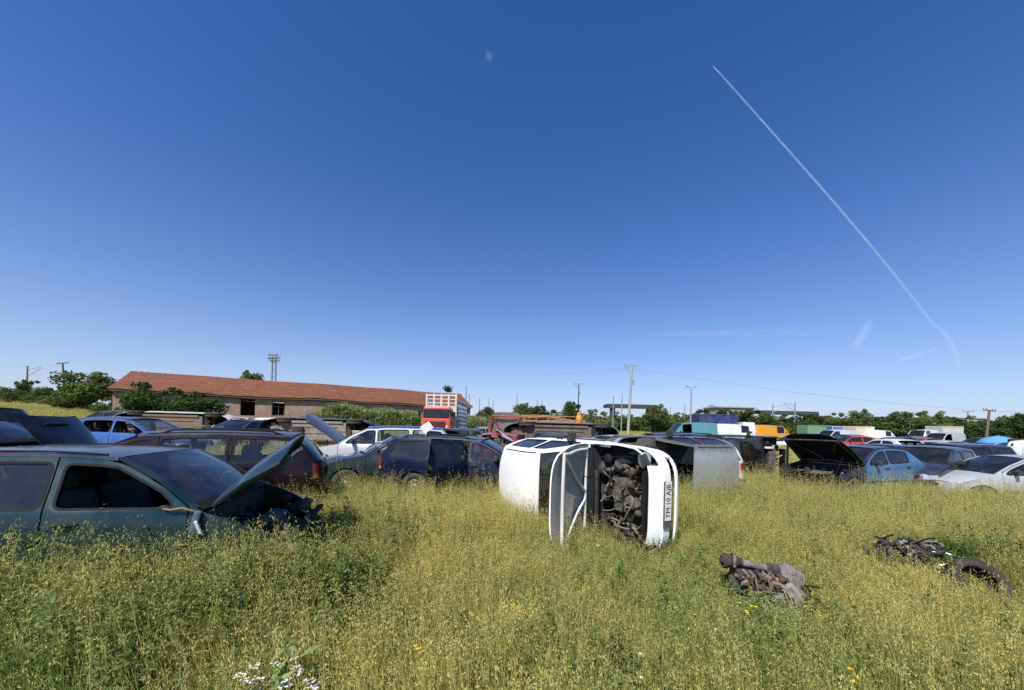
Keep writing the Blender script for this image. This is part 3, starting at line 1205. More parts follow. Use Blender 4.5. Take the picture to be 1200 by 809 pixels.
    if interior:
        d = MB()
        d.box((B.cowl[0] - .20, 0, B.cowl[1] - .14), (.40, W * .84, .22), (0, R(8), 0), 0, .05)
        d.box((B.cowl[0] - .42, .36, B.cowl[1] - .06), (.18, .36, .1), (0, R(15), 0), 0, .03)
        d.obj('dashboard', [M['plastic']], root)
        if lod == 0:
            s_ = MB()
            c = Vector((B.cowl[0] - .58, .36, B.cowl[1] - .10))
            ax = Vector((-.9, 0, .45)).normalized()
            s_.lathe([(.18 + .014 * math.cos(t), .014 * math.sin(t)) for t in [k * math.pi / 4 for k in range(8)]], c, ax, 22, close=True)
            s_.lathe([(.001, .02), (.07, .015), (.075, -.01), (.02, -.02), (.02, -.2)], c, ax, 14)
            s_.tube([c + Vector((0, -.18, 0)), c + Vector((0, .18, 0))], .014, 6)
            s_.obj('steering_wheel', [M['trim']], root)
    if hood and engine:
        clutter(root, B.cowl[0] + .06, B.xsf + .12, -W * .38, W * .38, .25, B.hood + .06, rg, 18 if lod == 0 else 12)
        ib = MB()
        for sg in (1, -1):
            ib.box(((B.cowl[0] + B.xsf) / 2 + .05, sg * W * .415, B.hood - .10), (B.xsf - B.cowl[0], .05, .14), None, 0, .01)
            ib.lathe([(.08, 0), (.085, .03), (.03, .05), (.001, .05)], (B.fw - .05, sg * W * .34, B.hood + .06), (0, 0, 1), 14)
        ib.box((B.xsf + .18, 0, B.hood - .05), (.06, W * .78, .05), None, 0, .01)
        ib.box((B.xsf + .12, 0, B.hood - .25), (.04, W * .5, .38), None, 0, .01)
        ib.obj('engine_bay', [M['trim']], root)
    wp = [(B.fw, 1, 0), (B.fw, -1, 1), (B.rw, 1, 2), (B.rw, -1, 3)]
    for x, sg, i in wp:
        if wheels[i] and lod < 3:
            wheel(root, (x, sg * (W / 2 - .115), B.wr), B.wr, sg)
    if dark_under is not None:
        underside(root, B, dark_under, rg)
    return root, B


# ================================================================== THE PLACE
# ------------------------------------------------------------------ ground
def axis(lims):
    out = []
    a = lims[0][0]
    for lo, hi, st in lims:
        while a < hi - 1e-6:
            out.append(a)
            a += st
    out.append(lims[-1][1])
    return out


gxs = axis([(-4000, -400, 600), (-400, -80, 40), (-80, -14, 3), (-14, 14, .5), (14, 80, 4), (80, 400, 40), (400, 4000, 600)])
gys = axis([(-60, -4, 8), (-4, 16, .5), (16, 60, 3), (60, 400, 20), (400, 6000, 800)])
gv, gf = [], []
for y in gys:
    for x in gxs:
        far = max(abs(x), y)
        z = ground(x, y)
        if far < 60:
            z += 0.05 * noise.noise(Vector((x * .35, y * .35, 1.7))) + 0.02 * noise.noise(Vector((x * 1.7, y * 1.7, 4)))
        gv.append((x, y, z))
nx_ = len(gxs)
for j in range(len(gys) - 1):
    for i in range(nx_ - 1):
        gf.append((j * nx_ + i, j * nx_ + i + 1, (j + 1) * nx_ + i + 1, (j + 1) * nx_ + i))
mg, nt, b = new_mat('meadow_soil')
tcn = nt.nodes.new('ShaderNodeTexCoord')
c = ramp(nt, nz(nt, .35, 8, .65), [(.30, (.075, .085, .028)), (.52, (.125, .12, .042)), (.72, (.175, .145, .065))])
c = mixc(nt, ramp(nt, nz(nt, 3.5, 8, .7), [(.40, 0.), (.70, .75)]), c, (.055, .05, .025))
nt.links.new(c, b.inputs['Base Color'])
b.inputs['Roughness'].default_value = .95
b.inputs['Specular IOR Level'].default_value = .1
bump(nt, b, nz(nt, 14, 8, .8), .8, .06)
me = bpy.data.meshes.new('ground')
me.from_pydata(gv, [], gf)
me.polygons.foreach_set('use_smooth', [True] * len(gf))
go = link('ground', me, None, [mg])
go['kind'] = 'structure'


# ------------------------------------------------------------------ leaves, crowns, trees
def leaf_mat(name, c1, c2, c3, tr=.35):
    m, nt, b = new_mat(name)
    out = nt.nodes['Material Output']
    nt.nodes.remove(b)
    oi = nt.nodes.new('ShaderNodeObjectInfo')
    at = nt.nodes.new('ShaderNodeAttribute')
    at.attribute_name = 'shade'
    c = mixc(nt, at.outputs['Fac'], c1, c2)
    mul = nt.nodes.new('ShaderNodeMath')
    mul.operation = 'MULTIPLY'
    mul.inputs[1].default_value = .55
    nt.links.new(oi.outputs['Random'], mul.inputs[0])
    c = mixc(nt, mul.outputs[0], c, c3)
    d = nt.nodes.new('ShaderNodeBsdfDiffuse')
    t = nt.nodes.new('ShaderNodeBsdfTranslucent')
    mx = nt.nodes.new('ShaderNodeMixShader')
    mx.inputs[0].default_value = tr
    nt.links.new(c, d.inputs[0])
    nt.links.new(c, t.inputs[0])
    nt.links.new(d.outputs[0], mx.inputs[1])
    nt.links.new(t.outputs[0], mx.inputs[2])
    nt.links.new(mx.outputs[0], out.inputs[0])
    return m


LEAF = leaf_mat('tree_leaves', (.07, .105, .03), (.15, .185, .055), (.11, .125, .05))  # leaf greens lightened throughout: treeline haze is put into the colour
LEAF_PALE = leaf_mat('pale_leaves', (.10, .14, .042), (.20, .235, .085), (.15, .165, .07))
LEAF_DARK = leaf_mat('dark_leaves', (.04, .072, .022), (.085, .125, .036), (.065, .085, .032))
BARK = plain('bark', (.12, .095, .07), .95, var=.4, scale=5, bmp=.4)


def leafmesh(name, pts, size, rg, mat, elong=1.5):
    """many small leaf faces; pts: (position, outward)"""
    vs, fs, sh = [], [], []
    for p, o in pts:
        n = (o + Vector((rg.gauss(0, .6), rg.gauss(0, .6), rg.gauss(0, .6)))).normalized()
        a = n.orthogonal().normalized()
        a.rotate(Matrix.Rotation(rg.random() * 6.28, 3, n))
        b = n.cross(a)
        s = size * rg.uniform(.6, 1.35)
        l = s * elong
        k = len(vs)
        vs += [p - a * l * .5, p + b * s * .42 + n * s * .1, p + a * l * .5, p - b * s * .42 + n * s * .1]
        fs += [(k, k + 1, k + 2, k + 3)]
        q = rg.random()
        sh += [q] * 4
    me = bpy.data.meshes.new(name)
    me.from_pydata([tuple(v) for v in vs], [], fs)
    at = me.attributes.new('shade', 'FLOAT', 'POINT')
    at.data.foreach_set('value', sh)
    me.materials.append(mat)
    return me


def crown_points(rg, lobes, n, spread=.35):
    """unit crown: lobes of (centre, radius)"""
    tot = sum(l[1] ** 2 for l in lobes)
    pts = []
    for c, r in lobes:
        k = int(n * r * r / tot)
        for _ in range(k):
            d = Vector((rg.gauss(0, 1), rg.gauss(0, 1), rg.gauss(0, 1))).normalized()
            q = 1 - abs(rg.gauss(0, spread))
            q *= 1 + .28 * noise.noise(d * 2.6 + Vector(c) * 5)
            pts.append((Vector(c) + Vector((d.x * r, d.y * r, d.z * r * .9)) * max(.1, q), d))
    return pts


def make_crown(i, mat, kind, n):
    rg = random.Random(100 + i)
    lobes = []
    if kind == 'tree':           # unit height 1, crown from .2 to 1
        for k in range(13):
            a, h = rg.uniform(0, 6.28), rg.uniform(.28, .86)
            q = .30 * (1 - abs(h - .5) * 1.3)
            lobes.append(((q * math.cos(a), q * math.sin(a), h), rg.uniform(.12, .22)))
        lobes.append(((0, 0, .55), .28))
        for k in range(5):
            a = rg.uniform(0, 6.28)
            lobes.append(((.16 * math.cos(a), .16 * math.sin(a), rg.uniform(.84, .97)), .07))
    elif kind == 'bush':
        for k in range(14):
            a, h, q = rg.uniform(0, 6.28), rg.uniform(.15, .84), rg.uniform(.1, .60)
            lobes.append(((q * math.cos(a), q * math.sin(a), h * (1 - q * .35)), rg.uniform(.16, .30)))
        for k in range(6):
            a, q = rg.uniform(0, 6.28), rg.uniform(0, .4)
            lobes.append(((q * math.cos(a), q * math.sin(a), rg.uniform(.80, .98)), .08))
    else:                        # slim
        for k in range(10):
            a, h = rg.uniform(0, 6.28), rg.uniform(.2, .95)
            q = .12 * (1 - h * .6)
            lobes.append(((q * math.cos(a), q * math.sin(a), h), rg.uniform(.08, .13) * (1.25 - h * .6)))
    return leafmesh('crown', crown_points(rg, lobes, n), {'tree': .038, 'bush': .044, 'slim': .032}[kind], rg, mat)


CROWNS = {}
_ci = 0
for kind, num, cnt in (('tree', 4, 4600), ('bush', 5, 6000), ('slim', 2, 1600)):
    for mn, mt in (('mid', LEAF), ('pale', LEAF_PALE), ('dark', LEAF_DARK)):
        for k in range(num if mn != 'pale' else 2):
            _ci += 1
            CROWNS.setdefault((kind, mn), []).append(make_crown(_ci, mt, kind, cnt))


def make_trunk(i, kind):
    rg = random.Random(300 + i)
    t = MB()
    p = [Vector((0, 0, -.05)), Vector((.01, .01, .15)), Vector((-.01, .02, .35)), Vector((.01, 0, .6)), Vector((0, 0, .85))]
    if kind == 'tree':
        t.tube(p, [.028, .024, .019, .012, .004], 7)
        nb = 7
    else:
        nb = 8
    for k in range(nb):
        a = rg.uniform(0, 6.28)
        z0 = rg.uniform(.2, .55) if kind == 'tree' else -.03
        d = Vector((math.cos(a), math.sin(a), rg.uniform(.6, 1.3)))
        L = rg.uniform(.2, .38) if kind == 'tree' else rg.uniform(.45, .7)
        s = Vector((0, 0, z0))
        m_ = s + d.normalized() * L * .5 + Vector((0, 0, .02))
        t.tube([s, m_, s + d.normalized() * L + Vector((0, 0, .05))], [.012, .008, .003], 5)
    return t


TRUNKS = {}
for kind in ('tree', 'bush'):
    for k in range(3):
        o = make_trunk(k, kind).obj('trunk', [BARK], None)
        TRUNKS.setdefault(kind, []).append(o.data)
        bpy.data.objects.remove(o)


def plant(kind, tone, px, D, ztop, label, width=1.0, cat=None, name=None, group=None):
    """a tree or bush whose top is at picture row ztop (seen from the photograph's spot)"""
    g = G(px, D)
    top = P(px, ztop, D).z
    h = max(.5, top - g.z) / .98
    nm = name or {'tree': 'tree', 'bush': 'bush', 'slim': 'slim_tree'}[kind]
    w = h * width
    r = thing(nm, label, cat or {'tree': 'tree', 'bush': 'bush', 'slim': 'tree'}[kind], g, (0, 0, rnd.uniform(0, 6.28)), group)
    r.scale = (w, w, h)
    o = bpy.data.objects.new('crown', rnd.choice(CROWNS[(kind, tone)]))
    COL.objects.link(o)
    o.parent = r
    t = bpy.data.objects.new('trunk', rnd.choice(TRUNKS['bush' if kind == 'bush' else 'tree']))
    COL.objects.link(t)
    t.parent = r
    return r


# ---- left side: hedge, the big bushy tree, bushes at the barn
HEDGE = 'bushes of the overgrown hedge at the left edge'
for px, D, top, tone, w in ((-30, 66, 452, 'mid', 1.2), (-8, 62, 455, 'dark', 1.2), (14, 60, 452, 'mid', 1.1), (30, 62, 447, 'dark', .85), (48, 58, 458, 'mid', 1.2), (66, 60, 452, 'mid', 1.1), (84, 60, 455, 'dark', 1.2),
                            (-50, 50, 462, 'mid', 1.5), (-22, 52, 462, 'pale', 1.4), (6, 50, 466, 'mid', 1.4), (26, 49, 468, 'dark', 1.3), (44, 49, 466, 'mid', 1.3), (62, 48, 467, 'pale', 1.2), (80, 47, 466, 'mid', 1.2)):
    plant('bush', tone, px, D, top, 'dense green bush in the overgrown hedge at the far left edge of the field', w, group=HEDGE)
plant('tree', 'mid', 101, 38, 436, 'broad bushy tree standing at the left gable of the brick barn', 1.5)
plant('bush', 'dark', 84, 42, 458, 'rounded bush at the left foot of the broad tree', 1.0)
plant('bush', 'mid', 128, 34, 465, 'loose bush between the broad tree and the barn corner', .8)
plant('bush', 'dark', 170, 29, 450, 'left of two dark round bushes against the barn wall', .95)
plant('bush', 'dark', 216, 30.5, 456, 'right of two dark round bushes against the barn wall', 1.3)
plant('tree', 'mid', 294, 62, 436, 'leafy treetop showing above the barn ridge', .8)
plant('slim', 'dark', 522, 62, 452, 'narrow treetop behind the right end of the barn roof', 1.0)
# ---- far treeline
TL = 'bushes and trees along the far edge of the meadow'
rt = random.Random(5)
px = 556
while px < 1215:
    if px < 700:
        top = rt.uniform(484, 490)
    elif px < 830:
        top = rt.uniform(482, 493)
    elif px < 1000:
        top = rt.uniform(482, 494)
    else:
        top = rt.uniform(484, 497)
    D = rt.uniform(78, 98)
    plant('bush', rt.choice(('mid', 'mid', 'dark', 'pale')), px, D, top + (px - 600) * .012, 'green bush in the low treeline along the far edge of the meadow', rt.uniform(1.1, 1.8), group=TL)
    px += rt.uniform(9, 15)
px = 560
while px < 1215:
    plant('bush', rt.choice(('mid', 'dark')), px, rt.uniform(104, 118), rt.uniform(484, 492) + (px - 600) * .012, 'green bush in the low treeline along the far edge of the meadow', rt.uniform(1.3, 2.0), group=TL)
    px += rt.uniform(14, 22)
TT = 'taller trees in the far treeline'
for px, D, top, tone, kd, w, lb in (
        (569, 84, 476, 'dark', 'tree', .9, 'small dark tree just right of the cattle truck'),
        (611, 82, 472, 'mid', 'tree', 1.0, 'mid green tree above the raised red bonnet'),
        (632, 84, 475, 'dark', 'tree', 1.1, 'dark tree above the rusty orange trailer'),
        (647, 86, 479, 'dark', 'slim', 1.3, 'slim dark tree right of the trailer'),
        (669, 78, 470, 'dark', 'tree', .7, 'tall dark tree beside the orange bundle'),
        (678, 76, 473, 'dark', 'slim', 1.2, 'narrow dark tree at the distant crossarm pole'),
        (698, 72, 478, 'pale', 'bush', 1.2, 'bright green bush left of the steel gantry'),
        (768, 70, 474, 'mid', 'tree', 1.0, 'leafy tree at the right post of the steel gantry'),
        (786, 72, 483, 'pale', 'bush', 1.4, 'pale bush right of the gantry tree'),
        (818, 74, 480, 'dark', 'bush', 1.3, 'dark bush above the blue box truck'),
        (846, 76, 481, 'dark', 'bush', 1.6, 'wide dark bush before the beige building'),
        (872, 74, 480, 'dark', 'bush', 1.6, 'dark hedge bush behind the white box van'),
        (898, 76, 483, 'mid', 'bush', 1.6, 'bush behind the orange van'),
        (926, 76, 489, 'dark', 'bush', 1.4, 'dark bush below the canopy deck'),
        (958, 74, 486, 'dark', 'tree', 1.2, 'dark tree above the green container'),
        (980, 66, 483, 'mid', 'tree', .9, 'tree right of the green container'),
        (1006, 64, 480, 'mid', 'tree', 1.0, 'round tree above the cream trailer'),
        (1026, 68, 489, 'dark', 'bush', 1.2, 'dark bush above the white box van'),
        (1052, 64, 483, 'mid', 'tree', 1.05, 'left tree of the tall clump behind the white van cab'),
        (1070, 62, 482, 'mid', 'tree', 1.1, 'middle tree of the tall clump behind the white van cab'),
        (1092, 63, 482, 'pale', 'tree', 1.1, 'right tree of the tall clump behind the white van cab'),
        (1110, 64, 487, 'dark', 'bush', 1.4, 'dark bush at the right end of the tall clump'),
        (1135, 62, 496, 'dark', 'bush', 2.0, 'low wide bush below the catenary mast'),
        (1180, 60, 487, 'mid', 'tree', 1.0, 'bushy tree right of the leaning pole'),
        (1200, 58, 485, 'dark', 'tree', 1.1, 'dark tree at the right edge of the field'),
        (1218, 58, 489, 'mid', 'bush', 1.6, 'large bush at the right end of the treeline')):
    plant(kd, tone, px, D, top + 1, lb, w, group=TT)

# ------------------------------------------------------------------ the barn
RA, RB_ = Vector((-35.3, 35, 5.97)), Vector((-7.2, 50, 5.97))
bd = (RB_ - RA)
bd.z = 0
BL = bd.length
bd.normalize()
yawb = math.atan2(bd.y, bd.x)
barn = thing('brick_barn', 'long old brick barn with a sagging red tiled roof at the left', 'barn', (RA.x, RA.y, 0), (0, 0, yawb))
m, nt, b = new_mat('barn_brick')
tc = nt.nodes.new('ShaderNodeTexCoord')
mp = nt.nodes.new('ShaderNodeMapping')
mp.inputs['Rotation'].default_value = (R(90), 0, 0)
bk = nt.nodes.new('ShaderNodeTexBrick')
bk.inputs['Scale'].default_value = 1
bk.inputs['Brick Width'].default_value = .30
bk.inputs['Row Height'].default_value = .09
bk.inputs['Mortar Size'].default_value = .012
bk.inputs['Color1'].default_value = (.36, .20, .13, 1)
bk.inputs['Color2'].default_value = (.27, .13, .08, 1)
bk.inputs['Mortar'].default_value = (.36, .32, .26, 1)
nt.links.new(tc.outputs['Object'], mp.inputs[0])
nt.links.new(mp.outputs[0], bk.inputs[0])
c = mixc(nt, ramp(nt, nz(nt, 1.1, 8, .7), [(.54, 0.), (.62, .8)]), bk.outputs[0], (.46, .38, .28))
c = mixc(nt, ramp(nt, nz(nt, 3.0, 8, .75), [(.56, 0.), (.70, .6)]), c, (.14, .09, .06))
nt.links.new(c, b.inputs['Base Color'])
b.inputs['Roughness'].default_value = .95
bump(nt, b, bk.outputs['Fac'], .5, -.03)
BRICK = m
m, nt, b = new_mat('roof_tile')
tc = nt.nodes.new('ShaderNodeTexCoord')
bk = nt.nodes.new('ShaderNodeTexBrick')
bk.inputs['Scale'].default_value = 1
bk.inputs['Brick Width'].default_value = .42
bk.inputs['Row Height'].default_value = .30
bk.inputs['Mortar Size'].default_value = .022
bk.inputs['Color1'].default_value = (.33, .105, .036, 1)
bk.inputs['Color2'].default_value = (.27, .07, .024, 1)
bk.inputs['Mortar'].default_value = (.10, .035, .02, 1)
nt.links.new(tc.outputs['Object'], bk.inputs[0])
mp = nt.nodes.new('ShaderNodeMapping')
mp.inputs['Scale'].default_value = (.5, 2.2, 2.2)
nt.links.new(tc.outputs['Object'], mp.inputs[0])
n1 = nt.nodes.new('ShaderNodeTexNoise')
n1.inputs['Scale'].default_value = 1.6
n1.inputs['Detail'].default_value = 9
n1.inputs['Roughness'].default_value = .75
nt.links.new(mp.outputs[0], n1.inputs[0])
c = mixc(nt, ramp(nt, n1.outputs[0], [(.40, 0.), (.54, .9)]), bk.outputs[0], (.14, .06, .036))
c = mixc(nt, ramp(nt, nz(nt, 9, 8, .8), [(.55, 0.), (.68, .85)]), c, (.34, .21, .12))
c = mixc(nt, ramp(nt, nz(nt, 5, 8, .8), [(.60, 0.), (.66, .85)]), c, (.05, .03, .02))
nt.links.new(c, b.inputs['Base Color'])
b.inputs['Roughness'].default_value = .9
bump(nt, b, bk.outputs['Fac'], 1.0, -.05)
TILE = m
HALF, ZR, ZE = 4.5, 5.97, 4.08
# roof slopes: sheets of tile courses, slightly sagging; each course is a small step
for sgn, nm in ((-1, 'front_roof_slope'), (1, 'rear_roof_slope')):
    vs, fs = [], []
    nxr, rows = 90, 15
    for i in range(nxr + 1):
        x = -.3 + (BL + .6) * i / nxr
        sag = .32 * noise.noise(Vector((x * .16, 3, 1))) + .06 * noise.noise(Vector((x * .9, 7, 1)))
        for r_ in range(rows):
            for e in (0, 1):
                t = (r_ + e) / rows
                y = sgn * HALF * t
                z = ZR + (ZE - ZR) * t + sag * (.5 + .5 * t) + .02 * noise.noise(Vector((x * 1.9, t * 7, sgn))) + (.04 if e == 1 else 0) - .06 * math.sin(math.pi * t)
                vs.append((x, y, z))
    w_ = rows * 2
    for i in range(nxr):
        for k in range(w_ - 1):
            f = (i * w_ + k, (i + 1) * w_ + k, (i + 1) * w_ + k + 1, i * w_ + k + 1)
            fs.append(f if sgn < 0 else f[::-1])
    me = bpy.data.meshes.new(nm)
    me.from_pydata(vs, [], fs)
    o = link(nm, me, barn, [TILE])
    md = o.modifiers.new('t', 'SOLIDIFY')
    md.thickness = .08
rt_ = MB()
for i in range(76):
    x = -.3 + (BL + .6) * i / 76
    z = ZR + .05 + .16 * noise.noise(Vector((x * .16, 3, 1)))
    rt_.tube([(x, 0, z), (x + .46, 0, z + .015)], [.11, .13], 8)
rt_.obj('ridge_tiles', [TILE], barn)
# front wall with openings, in wall pieces round them
wy = -HALF + .45
OPEN = [(.85, 1.25, 2.55, 1.1), (8.7, 1.15, 2.3, 1.55), (11.2, 1.1, 2.35, 1.45), (17.2, .95, 2.2, 1.3), (22.4, .95, 2.0, 1.4)]
WT = 3.98
wl = MB()
x = 0
for ox, ow, oz, oh in OPEN:
    wl.box(((x + ox) / 2, wy, WT / 2 - .25), (ox - x, .38, WT + .5))
    if oz > 0:
        wl.box((ox + ow / 2, wy + .003, oz / 2 - .25), (ow, .37, oz + .5))
    if oz + oh < WT:
        wl.box((ox + ow / 2, wy + .003, (oz + oh + WT) / 2), (ow, .37, WT - oz - oh))
    x = ox + ow
wl.box(((x + BL) / 2, wy, WT / 2 - .25), (BL - x, .38, WT + .5))
wl.obj('wall', [BRICK], barn)
bw = MB()
bw.box((BL / 2, HALF - .45, WT / 2 - .25), (BL, .38, WT + .5))
bw.obj('wall', [BRICK], barn)
for xe in (0.19, BL - .19):
    gw = MB()
    y0 = HALF - .64
    vs = [(xe - .18, -y0, -.5), (xe - .18, y0, -.5), (xe - .18, y0, WT), (xe - .18, 0, ZR - .15), (xe - .18, -y0, WT)]
    vs2 = [(v[0] + .36, v[1], v[2]) for v in vs]
    gw.add(vs + vs2, [(0, 1, 2, 3, 4), (9, 8, 7, 6, 5)] + [(i, i + 5, (i + 1) % 5 + 5, (i + 1) % 5) for i in range(5)])
    gw.obj('gable', [BRICK], barn)
pl = MB()
pl.tube([(-.2, -HALF + .06, ZE - .06 + .31 * noise.noise(Vector((0, 3, 1))))] + [(BL * i / 20, -HALF + .06, ZE - .05 + .31 * noise.noise(Vector((BL * i / 20 * .16, 3, 1)))) for i in range(1, 21)], .07, 4)
pl.obj('eaves_board', [M['pole_wood']], barn)
for k, (ox, ow, oz, oh) in enumerate(OPEN):
    if k in (1,):
        continue
    w = MB()
    for a, s in (((ox + .05, oz + oh / 2), (.08, oh)), ((ox + ow - .05, oz + oh / 2), (.08, oh)), ((ox + ow / 2, oz + .04), (ow, .08)), ((ox + ow / 2, oz + oh - .04), (ow, .08)), ((ox + ow / 2, oz + oh / 2), (.05, oh)), ((ox + ow / 2, oz + oh * .6), (ow, .05))):
        w.box((a[0], wy + .02, a[1]), (s[0], .07, s[1]))
    w.obj('window_frame', [M['white_plastic'] if k == 0 else M['pole_wood']], barn)


# ------------------------------------------------------------------ poles, masts, gantries, far buildings
def pole(px, ytop, D, label, name='utility_pole', mat='concrete', r=.13, lean=0., arm=None, cat='pole', group=None, head=None, base_dz=-.3):
    g = G(px, D)
    top = P(px, ytop, D).z
    h = top - g.z
    root = thing(name, label, cat, g, (0, R(lean), 0), group)
    b = MB()
    b.tube([(0, 0, base_dz), (0, 0, h * .5), (0, 0, h)], [r, r * .85, r * .65], 8)
    b.obj('shaft', [M[mat]], root)
    if arm:
        w, style = arm
        a = MB()
        if style == 'T':
            a.box((0, 0, h - .1), (w, .12, .12))
            for k in (-1, -.5, .5, 1):
                a.lathe([(.001, .2), (.03, .19), (.045, .12), (.03, .07), (.04, .04), (.02, 0)], (k * w * .48, 0, h - .04), (0, 0, 1), 8)
        elif style == 'V':
            for sg in (-1, 1):
                a.tube([(sg * w * .12, 0, h - .7), (sg * w * .5, 0, h + .1)], .05, 6)
                a.lathe([(.001, .3), (.06, .28), (.06, .1), (.03, 0)], (sg * w * .5, 0, h + .08), (0, 0, 1), 8)
            a.box((0, 0, h + .02), (w, .09, .09))
            a.tube([(0, 0, h - 1.7), (.25, 0, h - 1.7)], .06, 6)
            a.lathe([(.10, 0), (.10, .6)], (.3, 0, h - 2.2), (0, 0, 1), 8)
        elif style == 'cat':
            sg = 1 if w > 0 else -1
            w = abs(w)
            a.tube([(0, 0, h - .7), (sg * w, 0, h - .1)], .045, 6)
            a.tube([(0, 0, h - 2.0), (sg * w, 0, h - .3)], .045, 6)
            a.tube([(sg * w * .3, 0, h - 1.5), (sg * w * 1.1, 0, h - 1.5)], .03, 6)
        elif style == 'lamp':
            for sg in (-1, 1):
                a.tube([(0, 0, h - .1), (sg * w * .3, 0, h + .15), (sg * w * .5, 0, h + .25)], .05, 6)
                a.box((sg * w * .6, 0, h + .25), (w * .35, .3, .16), (0, sg * -.25, 0), 0, .03)
        a.obj('crossarm', [M['galv'] if mat != 'pole_wood' else M['pole_wood']], root)
    return root


pole(30, 429, 70, 'railway catenary mast with bracket arm above the left hedge', 'catenary_mast', 'concrete', .22, arm=(2.6, 'cat'), cat='mast')
pole(77, 425, 62, 'leaning timber pole with crossarm behind the broad tree', 'utility_pole', 'pole_wood', .17, lean=-6, arm=(1.9, 'T'))
pole(82, 434, 64, 'short steel post beside the leaning timber pole', 'steel_post', 'dark_steel', .14, cat='post')
pole(545, 452, 74, 'tall thin mast right of the barn end', 'steel_mast', 'galv', .15, cat='mast')
MA = 'thin railway masts above the far treeline'
for px, yt, D in ((549, 462, 86), (561, 466, 100), (572, 466, 100), (577, 469, 104), (605, 462, 98), (629, 469, 110), (634.5, 469, 110), (785, 477, 100), (802, 473, 96), (665, 472, 110)):
    pole(px, yt, D, 'thin grey railway mast rising above the far treeline', 'railway_mast', 'galv', .14, cat='mast', group=MA)
pole(677, 450, 78, 'distant pole with short crossarm above the dark trees', 'utility_pole', 'dark_steel', .15, arm=(2.0, 'V'))
pole(736, 429, 44, 'tall concrete power pole with wide crossarm behind the overturned cars', 'power_pole', 'concrete', .19, lean=1.6, arm=(1.65, 'V'))
pole(718, 464, 66, 'left of two slim masts at the steel gantry', 'railway_mast', 'galv', .12, cat='mast')
pole(728, 461, 68, 'right of two slim masts at the steel gantry', 'railway_mast', 'galv', .12, cat='mast')
pole(809, 455, 62, 'street lamp pole with two heads above the blue box truck', 'street_lamp', 'galv', .15, arm=(1.1, 'lamp'), cat='street lamp')
pole(905, 474, 86, 'left catenary mast at the canopy deck', 'catenary_mast', 'galv', .19, arm=(2.6, 'cat'), cat='mast')
pole(931, 472, 86, 'right catenary mast at the canopy deck', 'catenary_mast', 'galv', .19, arm=(-2.6, 'cat'), cat='mast')
pole(1134, 482, 84, 'catenary mast above the low bush at the right', 'catenary_mast', 'galv', .2, arm=(2.6, 'T'), cat='mast')
pole(1155, 480, 46, 'leaning timber pole with crossarm at the far right', 'utility_pole', 'pole_wood', .17, lean=5, arm=(1.5, 'T'))

# floodlight tower behind the barn
g = G(319, 84)
ft = thing('floodlight_tower', 'twin legged floodlight tower rising behind the barn roof', 'floodlight tower', g)
ht = P(319, 416, 84).z - g.z
tb = MB()
for sg in (-1, 1):
    tb.tube([(sg * .45, 0, -.2), (sg * .40, 0, ht - .3)], .20, 8)
for i in range(8):
    z = 1 + i * (ht - 2) / 8
    tb.tube([(-.45, 0, z), (.45, 0, z + (ht - 2) / 8)], .05, 5)
tb.obj('legs', [M['galv']], ft)
tb = MB()
for z in (ht - 1.25, ht - .55):
    tb.box((0, 0, z), (2.2, .9, .10))
for sg in (-1, 1):
    for y in (-.42, .42):
        tb.tube([(sg * 1.05, y, ht - 1.25), (sg * 1.05, y, ht + .3)], .05, 5)
tb.obj('platform', [M['galv']], ft)
for z in (ht - .95, ht - .2):
    for k in range(4):
        lb = MB()
        lb.box((-.8 + k * .53, -.5, z + .1), (.40, .22, .36), (.35, 0, 0), 0, .04)
        lb.obj('floodlight', [M['lamp']], ft)

# steel gantry and canopy
def gantry(px0, px1, y0, D, label, posts, name, thick, over=0):
    a, b_ = P(px0, y0, D), P(px1, y0 + (px1 - px0) * .026, D)
    z = a.z
    g0 = G((px0 + px1) / 2, D)
    r = thing(name, label, 'gantry' if name == 'steel_gantry' else 'canopy', g0)
    w = b_.x - a.x
    d = MB()
    d.box((0, 0, z - g0.z - thick / 2), (w, 5, thick))
    d.box((0, -2.4, z - g0.z - thick), (w + .1, .25, thick * .6))
    d.obj('deck', [M['dark_steel']], r)
    for p in posts:
        x = P(p, y0, D).x - g0.x
        c_ = MB()
        c_.box((x, -1.5, (z - g0.z) / 2 - .3), (1.1, 1.1, z - g0.z - thick + .2), None, 0, .05)
        c_.obj('pillar', [M['dark_steel']], r)


gantry(709, 766, 474, 94, 'dark steel gantry deck on two pillars behind the power pole', (716, 758), 'steel_gantry', .75)
gantry(888, 951, 481.5, 110, 'grey flat canopy deck above the dark bushes', (940, 895), 'station_canopy', .9)

